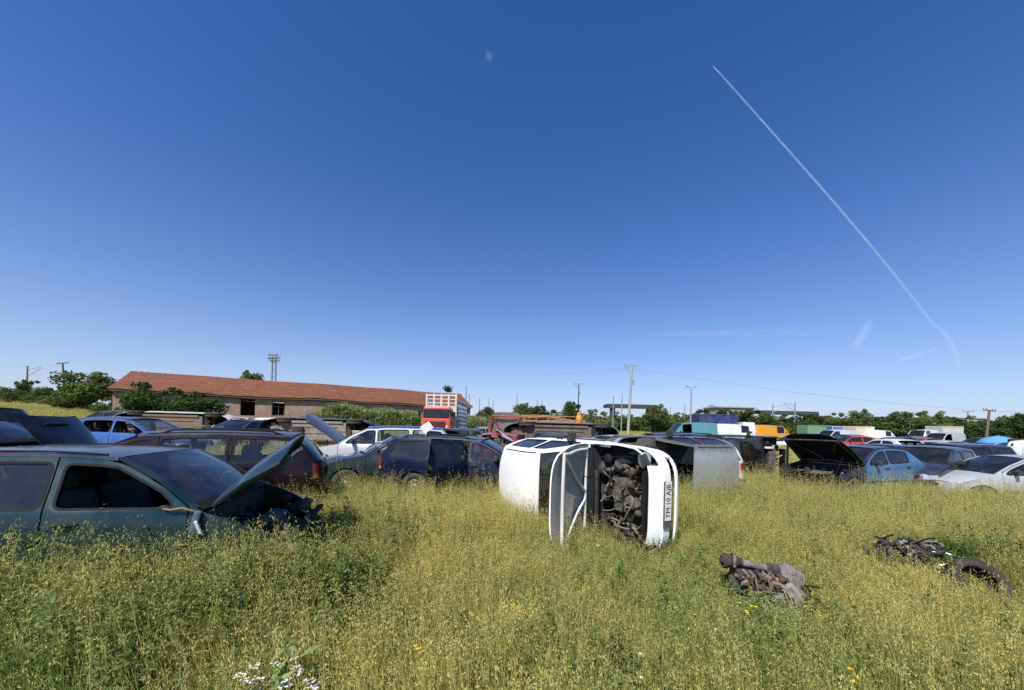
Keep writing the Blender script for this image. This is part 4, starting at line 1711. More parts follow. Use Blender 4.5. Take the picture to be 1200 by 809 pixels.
# distant buildings
BEIGE = plain('old_render', (.40, .35, .27), .95, var=.25, scale=.8)
DARKWIN = plain('dark_pane', (.03, .035, .04), .3, var=.2)
g = G(853, 135)
fb = thing('station_building', 'long beige flat roofed building beyond the dark bushes', 'building', g)
w, h = 42 * 135 / 440, P(853, 479, 135).z - g.z
q = MB()
q.box((0, 0, h / 2), (w, 9, h))
q.obj('wall', [BEIGE], fb)
q = MB()
q.box((0, 0, h + .2), (w + 1, 10, .4))
q.box((-w * .46, 0, h + .6), (w * .08, 3, 1.0))
q.obj('roof', [M['concrete']], fb)
for k in range(7):
    for fl in range(2):
        q = MB()
        q.box((-w * .42 + k * w * .14, -4.52, h - 1.6 - fl * 3), (1.1, .12, 1.4))
        q.obj('window', [DARKWIN], fb)
for px, yt, D, ww, lb in ((655, 484, 120, 5, 'small pale building among the dark trees left of the orange bundle'), (1125, 491, 120, 9, 'pale flat house showing above the low bush at the right')):
    g = G(px, D)
    h = P(px, yt, D).z - g.z
    r = thing('house', lb, 'house', g)
    q = MB()
    q.box((0, 0, h / 2), (ww, 6, h))
    q.obj('wall', [BEIGE], r)
    q = MB()
    q.box((0, 0, h + .12), (ww + .5, 6.5, .24))
    q.obj('roof', [M['concrete']], r)
    q = MB()
    q.box((0, -3.02, h - 1.4), (1.4, .1, 1.2))
    q.obj('window', [DARKWIN], r)

# wires
def wire(p0, p1, D, label, sag=.6):
    a, b_ = P(p0[0], p0[1], D), P(p1[0], p1[1], D)
    w = MB()
    w.tube([a.lerp(b_, t / 24) - Vector((0, 0, sag * 4 * (t / 24) * (1 - t / 24))) for t in range(25)], .012, 4)
    tag(w.obj('power_line', [M['galv']]), label, 'cable')


wire((-200, 428), (77, 428), 62, 'thin overhead cable running to the leaning timber pole at left', .4)
wire((540, 437), (736, 431), 44, 'thin overhead cable reaching the tall concrete power pole from the left', .5)
wire((736, 431), (1155, 482), 45, 'thin overhead cable between the concrete pole and the right timber pole', .5)
wire((545, 454), (720, 466), 74, 'thin railway cable from the tall mast to the gantry masts', .3)
wire((785, 479), (1134, 484), 86, 'thin railway cable past the street lamp to the right mast', .6)
wire((1155, 482), (1400, 470), 46, 'thin overhead cable leaving the leaning right pole', .5)

# ================================================================== THE WRECKS
WHITE, SILVER, NAVY, BLACK = (.78, .78, .75), (.46, .47, .48), (.018, .022, .07), (.016, .017, .020)
EXCL = []           # (x, y, yaw, half length, half width, grass height factor)


def excl(root, B, k=.6, onside=False, pad=.05):
    EXCL.append((root.location.x, root.location.y, root.rotation_euler.z, B.L / 2 + pad, (.75 if onside else B.W / 2) + pad, k, .7 if onside else 0.))


def put(kind, label, px, D, yaw, col, side=0, dz=0.0, k=.6, **kw):
    """a car on its wheels (side 0) or lying on its right (+1) or left (-1) side"""
    loc = G(px, D, dz)
    roll = 0.0
    if side:
        roll = R(90) * side
        loc.z += SPECS[kind]['W'] / 2 - .02
    r_, B = car(kind, label, loc, R(yaw), col, roll=roll, **kw)
    excl(r_, B, k, bool(side))
    return r_, B


# ---- foreground left: dark teal liftback, bonnet up
TEAL = (.010, .038, .046)
r0, B0 = put('fastback', 'dark teal liftback car in the near left corner with bonnet raised and front window missing', 600 + (-3.88) / 3.78 * F, 3.78, 16, TEAL, k=.7,
             hood=R(60), hood_twist=R(9), noglass=('front_doorR', 'front_doorL'), colors={'bonnet': (.022, .045, .058), 'roof': (.03, .032, .05)}, dust=.16, metal=.45, gone=('headlightR', 'headlightL', 'mirrorR', 'front_bumper', 'nose'), seed=3)
# bent remains of the wing mirror at the front door corner
q = MB()
q.box((.98, -.86, .84), (.05, .05, .20), (0, .2, .3), 0, .015)
q.box((1.01, -.875, .80), (.025, .03, .12), (.1, -.3, .2), 1, .008)
q.tube([(.96, -.83, .93), (.88, -.855, .965), (.80, -.85, .95), (.74, -.84, .96)], .010, 6, 2)
q.obj('mirror_stub', [paint((.05, .13, .20), .3), M['white_plastic'], M['tan']], r0)
q = MB()
rq = random.Random(8)
for i in range(20):
    q.box((rq.uniform(1.35, 1.65), rq.uniform(-.75, .2), rq.uniform(.35, .70)), (rq.uniform(.03, .14), rq.uniform(.03, .14), rq.uniform(.02, .06)), (rq.uniform(-.6, .6), rq.uniform(-.6, .6), rq.random() * 3), 2 if i == 7 else i % 2, .01)
q.tube([(1.62, -.66, .54), (1.68, -.3, .58), (1.68, .3, .58), (1.60, .68, .54)], .018, 8, 1)
q.blob((1.66, -.62, .48), (.10, .13, .07), 2, .5, 3, 3)
q.obj('torn_front_end', [M['plastic'], M['grease'], M['tan']], r0)
# ---- far left: navy car with front hinged bonnet popped up
r_, B = put('sedan', 'dark navy saloon behind the teal liftback with its rear edge of the bonnet lifted', 600 - 11.7 / 7.98 * F, 7.98, 18, (.007, .007, .010), hood=R(41), hood_front=True, dust=.10, seed=4)
q = MB()
hx = hinge_y(B.xsf + .10, B.hood - .03, -R(41))
for sg in (1,):
    c_ = hx(Vector((B.cowl[0] + .32, -.1, B.ze(B.cowl[0] + .32) + .05)))
    q.box(c_, (.10, .62, .05), (0, -R(41) - .12, 0), 0, .015)
    c_ = hx(Vector((B.cowl[0] + .36, -.1, B.ze(B.cowl[0] + .36) + .035)))
    q.box(c_, (.03, .60, .03), (0, -R(41), 0), 1)
q.obj('bonnet_scoop', [M['trim'], M['galv']], r_)
put('wagon', 'steel blue estate at the left picture edge behind the lifted bonnet', -62, 12.4, 178, (.10, .16, .20), glass='clear_glass', lod=1, dust=.2, seed=5)

# ---- burgundy estate
put('wagon', 'dark burgundy estate with roof rails standing behind the teal liftback', 210, 6.4, 202, (.011, .003, .006), dz=.05, dust=.04, rails=True, glass='clear_glass', k=.7, metal=.2, seed=6,
    colors={'roof': (.05, .05, .055)})

# ---- bright blue hatchback
put('hatch', 'bright blue hatchback without side windows in the tall grass at left', 168, 12.2, 4, (.03, .13, .42), dust=.25, noglass=('front_doorR', 'rear_doorR', 'front_doorL', 'rear_doorL'), lod=1, seed=7,
    colors={'roof': (.045, .05, .12), 'bonnet': (.05, .06, .14), 'pillar': (.05, .10, .30)}, k=1)
put('hatch', 'black hatchback right behind the bright blue hatchback', 135, 17.5, 175, (.03, .03, .035), lod=2, seed=8)
put('van', 'white van lying on its side showing a rusty underbody behind the blue hatchback', 196, 15.8, 4, (.72, .70, .64), dz=-.3, side=-1, lod=1, dark_under=M['tan'], dust=.4, rust=.3, wheels=(1, 1, 1, 1), seed=9, noglass=('windscreen',))
put('hatch3', 'white hatchback with navy windows standing beside the overturned van', 272, 18.6, -65, WHITE, lod=2, glass='dark_glass', seed=10)
put('hatch', 'dark blue hatchback with clear rear window parked before two white cars', 283, 15.4, -100, (.03, .035, .08), lod=1, glass='clear_glass', seed=11)
put('sedan', 'white saloon with dark windscreen left of the overturned black car', 308, 20.0, 200, WHITE, lod=2, glass='dark_glass', seed=12)
put('wagon', 'black estate tipped on its side with pale floor pan facing the camera', 368, 14.6, 2, (.03, .03, .033), side=-1, lod=1, dark_under=M['under_pale'], seed=13)

# ---- white estate with blue roof, bonnet up
put('wagon', 'white estate with a blue roof and raised bonnet facing left', 446, 11.4, 193, (.62, .63, .64), dz=.14, hood=R(50), colors={'roof': (.03, .085, .30), 'pillar': (.62, .63, .64), 'bonnet': (.06, .065, .10)}, lod=0, dust=.3,
    gone=('front_bumperX', 'headlightL'), glass='clear_glass', seed=14, noglass=('windscreen',))
# ---- dark teal saloon behind the blue estate
put('sedan', 'dark bottle green saloon nose to the left, half hidden by the navy estate', 470, 10.0, 205, (.022, .040, .045), lod=0, dust=.3, seed=15, glass='clear_glass')
# ---- navy estate with rear door ajar
rn, Bn = put('wagon', 'navy blue estate with rear door hanging open and a seat inside', 558, 9.3, -6, (.004, .007, .030), rails=True, doors_open={'rear_doorR': 1.05}, dust=.04, metal=.1, k=.6, seed=16, glass='glass',
             colors={'roof': (.03, .033, .045)})
q = MB()
q.box((-.30, -.62, .62), (.10, .40, .52), (0, R(28), .2), 0, .05)
q.obj('loose_seat_back', [plain('grey_seat_cloth', (.22, .22, .21), .95)], rn)
wf = P(500, 505, 9.0)
hb = thing('plastic_sheet', 'white folded plastic sheet standing on the navy estate roof', 'sheet', (wf.x, wf.y, ground(wf.x, wf.y) + 1.46))
q = MB()
q.box((0, 0, .20), (.26, .02, .20), (0, R(-38), .2), 0, .006)
q.tube([(-.02, 0, -.01), (0, .0, .12)], .022, 6, 0)
q.box((.02, .03, .05), (.05, .05, .10), None, 1, .01)
q.obj('folded_sheet', [M['white_plastic'], M['trim']], hb)

# ---- cattle truck
TR = thing('cattle_truck', 'red cab cattle truck with white and blue slatted body before the barn', 'truck', G(513, 28.5), (0, 0, R(-92)))
RED = paint((.52, .075, .045), .35, .15, 0)
q = MB()
q.box((0, 0, 1.42), (1.55, 2.15, .86), None, 0, .08)
q.box((-.08, 0, 2.27), (1.42, 2.08, .92), None, 0, .10, (.86, .95))
q.obj('cab', [RED], TR)
q = MB()
q.box((.612, 0, 2.20), (.03, 1.80, .58), (0, R(-7), 0), 0, .02)
q.obj('windscreen', [M['dark_glass'], M['trim']], TR)
q = MB()
q.box((.600, 0, 2.20), (.03, 1.92, .68), (0, R(-7), 0), 0, .02)
q.obj('screen_surround', [M['trim']], TR)
q = MB()
for i in range(5):
    q.box((.79, 0, 1.18 + i * .10), (.03, 1.5, .045))
q.obj('grille', [M['trim']], TR)
for sg in (1, -1):
    q = MB()
    q.lathe([(.001, .03), (.11, .03), (.13, 0)], (.78, sg * .85, 1.18), (1, 0, 0), 16)
    q.obj('headlight', [M['lamp']], TR)
    q = MB()
    q.box((.45, sg * 1.30, 2.15), (.07, .22, .42), None, 0, .03)
    q.tube([(.45, sg * 1.08, 2.3), (.45, sg * 1.30, 2.3)], .02, 6)
    q.obj('wing_mirror', [M['trim']], TR)
    q = MB()
    q.box((.05, sg * 1.07, 2.25), (.75, .03, .5), None, 0, .03)
    q.obj('side_window', [M['dark_glass']], TR)
q = MB()
q.box((.85, 0, .78), (.25, 2.3, .34), None, 0, .06)
q.obj('bumper', [M['white_plastic']], TR)
WPT = paint((.62, .60, .55), .4, .2, 0)
BPT = paint((.22, .31, .40), .4, .1, 0)
q = MB()
for y in (-1.16, -.58, 0, .58, 1.16):
    q.box((-.98, y, 2.35), (.09, .12, 2.9), None, 0)
for z in (3.70, 3.40, 3.10, 2.85):
    q.box((-.975, 0, z), (.07, 2.42, .11 if z > 3.6 else .06), None, 0)
q.box((-.98, 0, 1.9), (.06, 2.36, 1.8), None, 0)
q.obj('headboard', [WPT], TR)
for sg in (1, -1):
    q = MB()
    for i in range(9):
        q.box((-1.15 - i * .62, sg * 1.20, 2.2), (.09, .10, 2.4), None, 0)
    for z in (1.1, 1.45, 1.8, 2.15, 2.5, 2.85, 3.2, 3.38):
        q.box((-3.6, sg * 1.18, z), (5.05, .05, .16 if z < 2.2 else .07), None, 0)
    q.obj('slatted_side', [BPT], TR)
q = MB()
q.box((-3.6, 0, 1.0), (5.2, 2.4, .14), None, 0)
q.box((-2.4, 0, .75), (6.2, .9, .22), None, 1)
for i in range(3):
    q.box((-6.15, 0, 1.5 + i * .6), (.06, 2.4, .2))
q.obj('load_bed', [BPT, M['grease']], TR)
for x in (.1, -4.1):
    for sg in (1, -1):
        wheel(TR, (x, sg * .98, .48), .48, sg)

# ---- wreck with black open bonnet before the truck and neighbours
put('hatch3', 'black wreck with gaping bonnet in front of the cattle truck', 520, 17.5, -80, (.03, .03, .032), hood=R(38), lod=1, seed=17, colors={'bonnet_frame': (.02, .02, .02)})
put('hatch', 'dark teal hatchback between the cattle truck and the red car', 556, 18.5, 10, (.022, .05, .065), lod=1, seed=18, noglass=('front_doorR',))
put('hatch', 'grey hatchback with opened bonnet behind the dark teal hatchback', 561, 24, 200, (.25, .27, .29), hood=R(40), lod=1, seed=19)
put('hatch3', 'faded red hatchback seen from behind with its rear window missing', 592, 14.2, 80, (.36, .045, .035), noglass=('rear_window', 'windscreen', 'front_doorR', 'front_doorL'), dust=.45, rust=.15, lod=1, seed=20)
put('sedan', 'red saloon facing the camera with a tall raised bonnet lined in grey', 591, 18.2, -84, (.50, .06, .05), dz=.1, hood=R(90), hood_under=M['under_pale'], lod=1, seed=21, colors={'bonnet_frame': (.50, .06, .05)})
put('hatch', 'navy hatchback with opened arched bonnet behind the white overturned car', 636, 13.6, 190, (.02, .025, .06), hood=R(48), lod=1, seed=22, colors={'bonnet': (.50, .50, .48)})
put('hatch3', 'white hatchback just right of the raised red bonnet', 612, 17.6, -60, WHITE, lod=2, seed=23)
put('van', 'brown grey van lying on its side with floor pan towards the camera', 660, 15.2, 3, (.16, .15, .14), side=-1, lod=1, dark_under=M['under'], seed=24)
put('sedan', 'white saloon just behind the overturned white car', 668, 10.9, 184, WHITE, lod=1, seed=25)
put('hatch', 'pale silver hatchback left of the long navy estate', 712, 14.5, 200, SILVER, lod=2, seed=26)
put('wagon', 'long dark navy estate behind the two overturned cars', 770, 12.6, 183, (.016, .018, .06), dz=.15, lod=1, rails=True, seed=27)

# ---- orange flatbed trailer with scrap, and the orange bundle
OR = paint((.50, .17, .05), .5, .5, 0)
tr = thing('flatbed_trailer', 'rusty orange flatbed trailer loaded with planks behind the wrecks', 'trailer', G(633, 25.5), (0, 0, R(3)))
q = MB()
q.box((0, 0, 1.55), (5.6, 2.2, .14), None, 0)
for i in range(8):
    q.box((-2.75 + i * .78, -1.08, 1.78), (.09, .08, .5), None, 0)
q.box((0, -1.10, 1.82), (5.6, .05, .26), None, 0)
q.box((-2.75, 0, 1.9), (.10, 2.2, .75), None, 0)
q.obj('bed', [OR], tr)
q = MB()
for i in range(26):
    q.box((rnd.uniform(-.9, 1.0), rnd.uniform(-.9, .9), 1.74 + i * .022), (rnd.uniform(2.2, 3.6), rnd.uniform(.15, .3), .05), (0, rnd.uniform(-.05, .05), rnd.uniform(-.12, .12)))
q.obj('planks', [plain('weathered_plank', (.42, .26, .13), .9, var=.5, scale=3)], tr)
q = MB()
q.box((0, 0, 1.3), (5.2, 1.0, .22))
q.obj('chassis', [M['rust']], tr)
for x in (-1.6, 1.6):
    for sg in (1, -1):
        wheel(tr, (x, sg * .95, .45), .45, sg)
bl = P(678, 497, 17.0)
tp = thing('tarpaulin_bundle', 'bright orange crumpled tarpaulin bundle standing on the overturned grey van', 'tarpaulin', (bl.x, bl.y, 1.62))
q = MB()
q.blob((0, 0, .22), (.24, .20, .30), 0, .35, 2.4, 3, seed=3)
q.blob((.03, 0, .58), (.16, .14, .26), 0, .35, 2.8, 3, seed=5)
q.blob((.02, 0, .82), (.09, .08, .12), 0, .4, 3, 3, seed=8)
q.obj('tarpaulin', [plain('orange_tarpaulin', (.62, .27, .03), .6, var=.45, scale=4)], tp)

# ---- THE WHITE OVERTURNED CAR
th = -64
loc = Vector((1.66, 6.90, .77))
rw_, Bw = car('hatch', 'white hatchback lying on its side in the middle with bonnet open and engine bay exposed', loc, R(th), (.82, .82, .80), roll=R(90), hood=R(79), hood_under=plain('pale_primer', (.40, .385, .34), .85, var=.25, scale=5), nogrille=True,
              dark_under=M['under'], dust=.12, rust=.0, metal=0., mud=.9, slot=(.235, .385), seed=30, colors={'bonnet_frame': (.70, .69, .66)}, gone=('headlightL', 'headlightR'))
excl(rw_, Bw, .55, True)
pb = MB()
pb.box((Bw.xf + .028, .02, .455), (.02, .62, .15), None, 0, .008)
po = pb.obj('plate_holder', [plain('grey_plastic', (.10, .105, .11), .6)], rw_)
pb = MB()
pb.box((Bw.xf + .041, .07, .462), (.006, .52, .112), None, 0, .002)
pl_ = pb.obj('number_plate', [M['plate']], rw_)
tcu = bpy.data.curves.new('plate_text', 'FONT')
tcu.body = 'TM·10 AJB'
tcu.size = .118
tcu.align_x = 'CENTER'
tcu.align_y = 'CENTER'
tcu.extrude = .0008
tob = bpy.data.objects.new('plate_text_curve', tcu)
COL.objects.link(tob)
tme = bpy.data.meshes.new_from_object(tob.evaluated_get(bpy.context.evaluated_depsgraph_get()))
bpy.data.objects.remove(tob)
tme.materials.clear()
to = link('plate_text', tme, pl_, [M['ink']])
to.matrix_local = Matrix.Translation((Bw.xf + .0455, .07, .462)) @ Matrix(((0, 0, 1), (1, 0, 0), (0, 1, 0))).to_4x4() @ Matrix.Diagonal((.86, 1, 1, 1))
# headlight shell dangling at the upper corner, radiator carrier and torn loom in the bay
q = MB()
q.blob((Bw.xf - .22, .58, .64), (.10, .13, .07), 0, .25, 2.5, 2, seed=2)
q.box((Bw.xf - .16, .60, .70), (.10, .16, .05), (.2, .3, .4), 1, .015)
q.obj('broken_headlight', [M['lamp'], M['plastic']], rw_)
q = MB()
rgw = random.Random(77)
for k in range(7):
    p = Vector((1.15 + .5 * rgw.random(), -.10 - .1 * k, .62))
    path = [p]
    for j in range(6):
        path.append(path[-1] + Vector((rgw.uniform(-.06, .10), rgw.uniform(-.13, -.03), rgw.uniform(-.09, .10))))
    q.tube(path, rgw.choice((.012, .016, .022)), 7, 0 if k % 3 else 1)
q.obj('torn_hoses', [M['rust'], M['hose']], rw_)
q = MB()
q.blob((1.25, .42, .60), (.10, .09, .09), 0, .35, 3, 3, seed=4)
q.box((1.38, .18, .62), (.22, .17, .15), (.3, .2, .3), 0, .03)
q.box((1.18, .20, .55), (.18, .12, .2), (.1, .5, .2), 1, .03)
q.lathe([(.001, .05), (.10, .05), (.11, 0), (.08, -.05), (.001, -.05)], (1.05, .12, .60), (.3, .2, 1), 18, 1)
q.box((1.45, -.02, .60), (.12, .2, .12), (.2, .1, .6), 1, .02)
q.obj('engine_brackets', [plain('dusty_brown_metal', (.13, .115, .09), .85, .1, col2=(.06, .045, .03), scale=14, bmp=.5), plain('dull_alloy', (.17, .16, .14), .7, .2, col2=(.07, .06, .05), scale=14, bmp=.5)], rw_)

q = MB()
rgw = random.Random(91)
q.lathe([(.001, .10), (.10, .09), (.125, .03), (.125, 0), (.08, -.06), (.001, -.06)], (.93, .40, .70), (1, 0, .1), 20, 0)
q.lathe([(.001, .10), (.05, .09), (.05, 0)], (1.04, .40, .71), (1, 0, .1), 12, 1)
q.box((.93, -.1, .86), (.09, .95, .07), (0, .2, 0), 0, .02)
q.box((.96, -.42, .64), (.16, .28, .20), None, 0, .03)
q.box((1.02, .05, .74), (.10, .24, .12), (0, .2, .1), 2, .02)
for i in range(46):
    q.box((rgw.uniform(.90, 1.62), rgw.uniform(-.56, .56), rgw.uniform(.45, .72)), (rgw.uniform(.02, .11), rgw.uniform(.02, .12), rgw.uniform(.02, .07)), (rgw.uniform(-1, 1), rgw.uniform(-1, 1), rgw.random() * 3), i % 3, .006)
q.obj('firewall_fittings', [M['plastic'], plain('dull_grey_metal', (.20, .19, .17), .6, .3, col2=(.08, .07, .06), scale=14), M['grease']], rw_)
q = MB()
for k in range(16):
    p = [Vector((rgw.uniform(.92, 1.1), rgw.uniform(-.5, .5), rgw.uniform(.55, .84)))]
    d = Vector((rgw.uniform(.2, 1), rgw.uniform(-1, 1), rgw.uniform(-.3, .3)))
    for j in range(8):
        d = (d + Vector((rgw.uniform(-.6, .8), rgw.uniform(-1, 1), rgw.uniform(-.6, .5))) * .7).normalized()
        n_ = p[-1] + d * .075
        n_.z = min(n_.z, .80)
        n_.x = min(n_.x, 1.66)
        n_.y = max(min(n_.y, .6), -.6)
        p.append(n_)
    q.tube(p, rgw.choice((.006, .009, .014)), 6, k % 2)
q.obj('wiring_loom', [M['hose'], plain('grey_wire', (.16, .15, .13), .7)], rw_)

# ---- silver overturned car
put('hatch', 'silver grey hatchback lying on its side with mud dried on the roof', 764, 9.75, 205, (.34, .37, .42), side=-1, dust=.35, metal=.5, mud=.8, seed=31, k=1, colors={'roof': (.46, .47, .475)},
    hood=R(35), glass='dark_glass', noglass=('windscreen',))

# ---- vans and trucks behind
put('van', 'teal van with an open door window before the blue box truck', 809, 36, 184, (.08, .30, .33), lod=1, seed=32, noglass=('front_doorR', 'front_doorL'))


def box_truck(label, px, D, yaw, boxcol, cabcol, L=4.4, H=2.3, W=2.2, z0=.95, cab=True, ribs=0, name='box_truck', cat='truck', endcol=None, door=None, tarp=False):
    r = thing(name, label, cat, G(px, D), (0, 0, R(yaw)))
    bm_ = paint(boxcol, .25, .05, 0, .5, .1)
    q = MB()
    q.box((-L / 2, 0, z0 + H / 2), (L, W, H), None, 0, .05)
    q.obj('cargo_box', [bm_], r)
    q = MB()
    for x in np.linspace(-L + .05, -.05, 2 + ribs):
        for sg in (1, -1):
            q.box((x, sg * (W / 2 + .006), z0 + H / 2), (.07, .04, H), None, 0)
    for sg in (1, -1):
        q.box((-L / 2, sg * (W / 2 + .008), z0 + .06), (L, .05, .12), None, 0)
        q.box((-L / 2, sg * (W / 2 + .008), z0 + H - .05), (L, .05, .10), None, 0)
    q.obj('box_frame', [paint(endcol or boxcol, .4, .1, 0, .5, .1)], r)
    q = MB()
    for sg in (1, -1):
        q.box((-L - .012, sg * W * .245, z0 + H / 2), (.03, W * .46, H * .92), None, 0, .01)
    q.obj('rear_doors', [bm_], r)
    q = MB()
    q.box((-L * .35, 0, z0 - .16), (L * 1.3, .9, .26), None, 0)
    q.obj('chassis', [M['grease']], r)
    if cab:
        cm = paint(cabcol, .3, .05, 0)
        q = MB()
        q.box((.85, 0, 1.02), (1.5, W * .9, .95), None, 0, .10)
        q.box((.62, 0, 1.78), (1.05, W * .86, .72), None, 0, .12, (.78, .9))
        q.obj('cab', [cm], r)
        q = MB()
        q.box((1.13, 0, 1.75), (.03, W * .74, .52), (0, R(-13), 0), 0, .01)
        q.obj('windscreen', [M['dark_glass']], r)
        for sg in (1, -1):
            q = MB()
            q.box((.66, sg * W * .422, 1.72), (.62, .03, .45), (sg * R(4), 0, 0), 0, .02)
            q.obj('side_window', [M['dark_glass']], r)
            q = MB()
            q.box((1.6, sg * W * .33, 1.05), (.05, .3, .16), None, 0, .02)
            q.obj('headlight', [M['lamp']], r)
            q = MB()
            q.box((1.0, sg * (W * .45 + .14), 1.7), (.08, .18, .3), None, 0, .03)
            q.obj('wing_mirror', [M['trim']], r)
        q = MB()
        q.box((1.62, 0, .72), (.14, W * .88, .22), None, 0, .04)
        q.obj('bumper', [M['plastic']], r)
    for x in ((.9, -L * .72) if cab else (-L * .3, -L * .75)):
        for sg in (1, -1):
            wheel(r, (x, sg * (W / 2 - .2), .40), .40, sg)
    return r


box_truck('blue tarpaulin box truck with white front frame behind the teal van', 815, 45, 178, (.014, .028, .12), WHITE, L=4.4, H=2.5, W=2.1, z0=.75, ribs=3, cab=False, endcol=(.016, .03, .13))
put('van', 'white van with a dark door window beside the blue box truck', 860, 43.0, 4, WHITE, lod=1, glass='dark_glass', seed=33)
put('van', 'white van seen from behind, just left of the orange van', 870, 46, 75, WHITE, lod=1, dust=.1, seed=133, dz=.25)
put('hatch', 'white hatchback farther back between the silver car and the black wreck', 862, 19, 95, WHITE, lod=1, seed=34)
put('hatch', 'white hatchback seen from behind at the tail of the silver overturned car', 812, 11.6, 84, WHITE, lod=1, seed=35)
put('van', 'bright orange panel van behind the black wreck', 902, 47, 3, (.72, .30, .01), lod=1, seed=36)
put('sedan', 'white saloon with flat roof right of the orange van', 932, 27, 178, WHITE, lod=1, seed=37)
put('hatch', 'wreck of a black car on its side with engine bay open to the camera', 846, 12.8, -14, (.028, .028, .032), side=1, lod=1, dark_under=M['tan'], hood=R(70), gone=('front_bumper', 'nose', 'bonnet', 'headlightL', 'headlightR'), seed=38)
box_truck('faded green container body in the far row', 940, 52, 178, (.13, .27, .16), WHITE, L=3.2, H=1.5, W=2.0, z0=.9, cab=False, ribs=4, name='container', cat='container')
bc = box_truck('blue sided container with white frame right of the green one', 968, 51, 178, (.05, .15, .42), WHITE, L=1.5, H=1.4, W=2.0, z0=.9, cab=False, ribs=0, name='container', cat='container', endcol=(.6, .6, .58))
put('small_van', 'small white van half hidden below the blue container', 976, 36, 186, (.62, .65, .63), lod=2, seed=39)
put('hatch', 'dark grey hatchback above the small red car', 990, 34, 184, (.03, .035, .05), lod=2, seed=40, glass='clear_glass')
put('hatch3', 'small red hatchback just right of the raised black bonnet', 994, 29, 176, (.45, .045, .06), lod=1, seed=41, dust=.4)

# ---- blue saloon with black bonnet raised, and its dark neighbours
put('sedan', 'blue saloon with light blue doors and its black bonnet raised', 1000, 10.9, 198, (.016, .022, .055), hood=R(50), hoodcol=(.018, .018, .022), hood_under=M['trim'], lod=0, dust=.2, metal=.2, k=.6, seed=42, glass='glass',
    colors={'front_door': (.055, .145, .27), 'rear_door': (.055, .145, .27), 'quarter_panel': (.055, .145, .27), 'bonnet_frame': (.02, .02, .022)}, gone=('front_bumper', 'nose', 'headlightL', 'headlightR'))
put('sedan', 'black saloon standing directly behind the blue one', 1030, 12.6, 190, (.02, .022, .035), lod=1, seed=43, noglass=('front_doorL',))
put('hatch', 'dark navy hatchback between the blue saloon and the silver hatchback', 1085, 11.6, 205, (.018, .024, .05), lod=1, seed=44)
put('wagon', 'midnight blue estate behind the navy hatchback', 1108, 14.4, 183, (.02, .03, .085), lod=1, seed=45, glass='dark_glass')
# ---- silver hatchback at right
put('hatch3', 'silver three door hatchback at the right edge of the meadow facing left', 1180, 10.2, 168, (.52, .53, .54), dz=-.12, lod=0, dust=.22, metal=.35, seed=46, k=.5, colors={'roof': (.40, .40, .39)}, glass='glass')

# ---- far right rows
put('hatch3', 'small white car with an empty window frame right of the red car', 1040, 21, 84, WHITE, lod=1, seed=47, noglass=('rear_window',), glass='clear_glass')
put('sedan', 'dark blue saloon with sloping rear screen before the white box van', 1046, 27, 100, (.03, .035, .055), lod=1, seed=48)
put('sedan', 'dusty pink red saloon right of the dark blue saloon', 1074, 27.5, 95, (.38, .09, .10), lod=1, seed=49, dust=.5)
put('van', 'large white panel van with a blank side in the far right row', 1030, 61, 2, WHITE, lod=1, seed=50, dust=.1)
box_truck('cream trailer body behind the white panel van', 995, 62, 182, (.62, .56, .42), WHITE, L=3.2, H=1.7, W=2.2, z0=1.0, cab=False, name='trailer', cat='trailer')
put('van', 'white high roof van with black opened bonnet in the far right row', 1082, 50, 200, WHITE, lod=1, seed=51, hood=R(45), hoodcol=BLACK)
box_truck('pale grey box truck body behind the high roof van', 1094, 54, 180, (.50, .51, .47), WHITE, L=3.0, H=2.0, W=2.2, z0=.8, cab=False, ribs=2)
put('small_van', 'silver van with missing window before the grey box body', 1104, 36, 190, SILVER, lod=2, seed=52, noglass=('front_doorL',))
put('sedan', 'silver saloon facing the camera right of the midnight blue estate', 1116, 20.0, -82, SILVER, lod=1, seed=53)
put('hatch', 'black hatchback left of the blue parasol', 1147, 34, 190, (.02, .022, .03), lod=2, seed=54)
put('hatch3', 'dark grey car behind the black hatchback by the parasol', 1152, 39, 80, (.03, .03, .035), lod=2, seed=55)
put('small_van', 'white van lying on its side at the right picture edge', 1199, 16.5, 200, WHITE, side=-1, lod=1, seed=56)
put('hatch', 'white hatchback standing beside the overturned van at right', 1186, 20, 160, WHITE, lod=1, seed=57)
put('hatch', 'grey green hatchback far behind between the vans', 1064, 36, 185, (.12, .15, .13), lod=2, seed=58)

# ---- parasol, with crates beneath
gp = G(1170, 27.0)
pr = thing('parasol', 'sky blue parasol opened at the far right among the wrecks', 'parasol', gp)
q = MB()
N = 8
prof = [(0.02, 1.72), (.35, 1.64), (.75, 1.46), (1.02, 1.22), (1.03, 1.10)]
vs, fs = [], []
for r__, z in prof:
    for k in range(N * 4):
        a = 2 * math.pi * k / (N * 4)
        rr = r__ * (1 - .05 * (.5 - .5 * math.cos(a * N)) * (r__ > .5))
        vs.append((rr * math.cos(a), rr * math.sin(a), z))
for i in range(len(prof) - 1):
    for k in range(N * 4):
        k2 = (k + 1) % (N * 4)
        fs.append((i * N * 4 + k, i * N * 4 + k2, (i + 1) * N * 4 + k2, (i + 1) * N * 4 + k))
q.add(vs, fs, 0, True)
o = q.obj('canopy', [plain('blue_canvas', (.09, .28, .58), .8, var=.15)], pr)
o.modifiers.new('t', 'SOLIDIFY').thickness = .01
q = MB()
q.tube([(0, 0, -.1), (0, 0, 1.76)], .022, 8)
q.obj('pole', [M['galv']], pr)
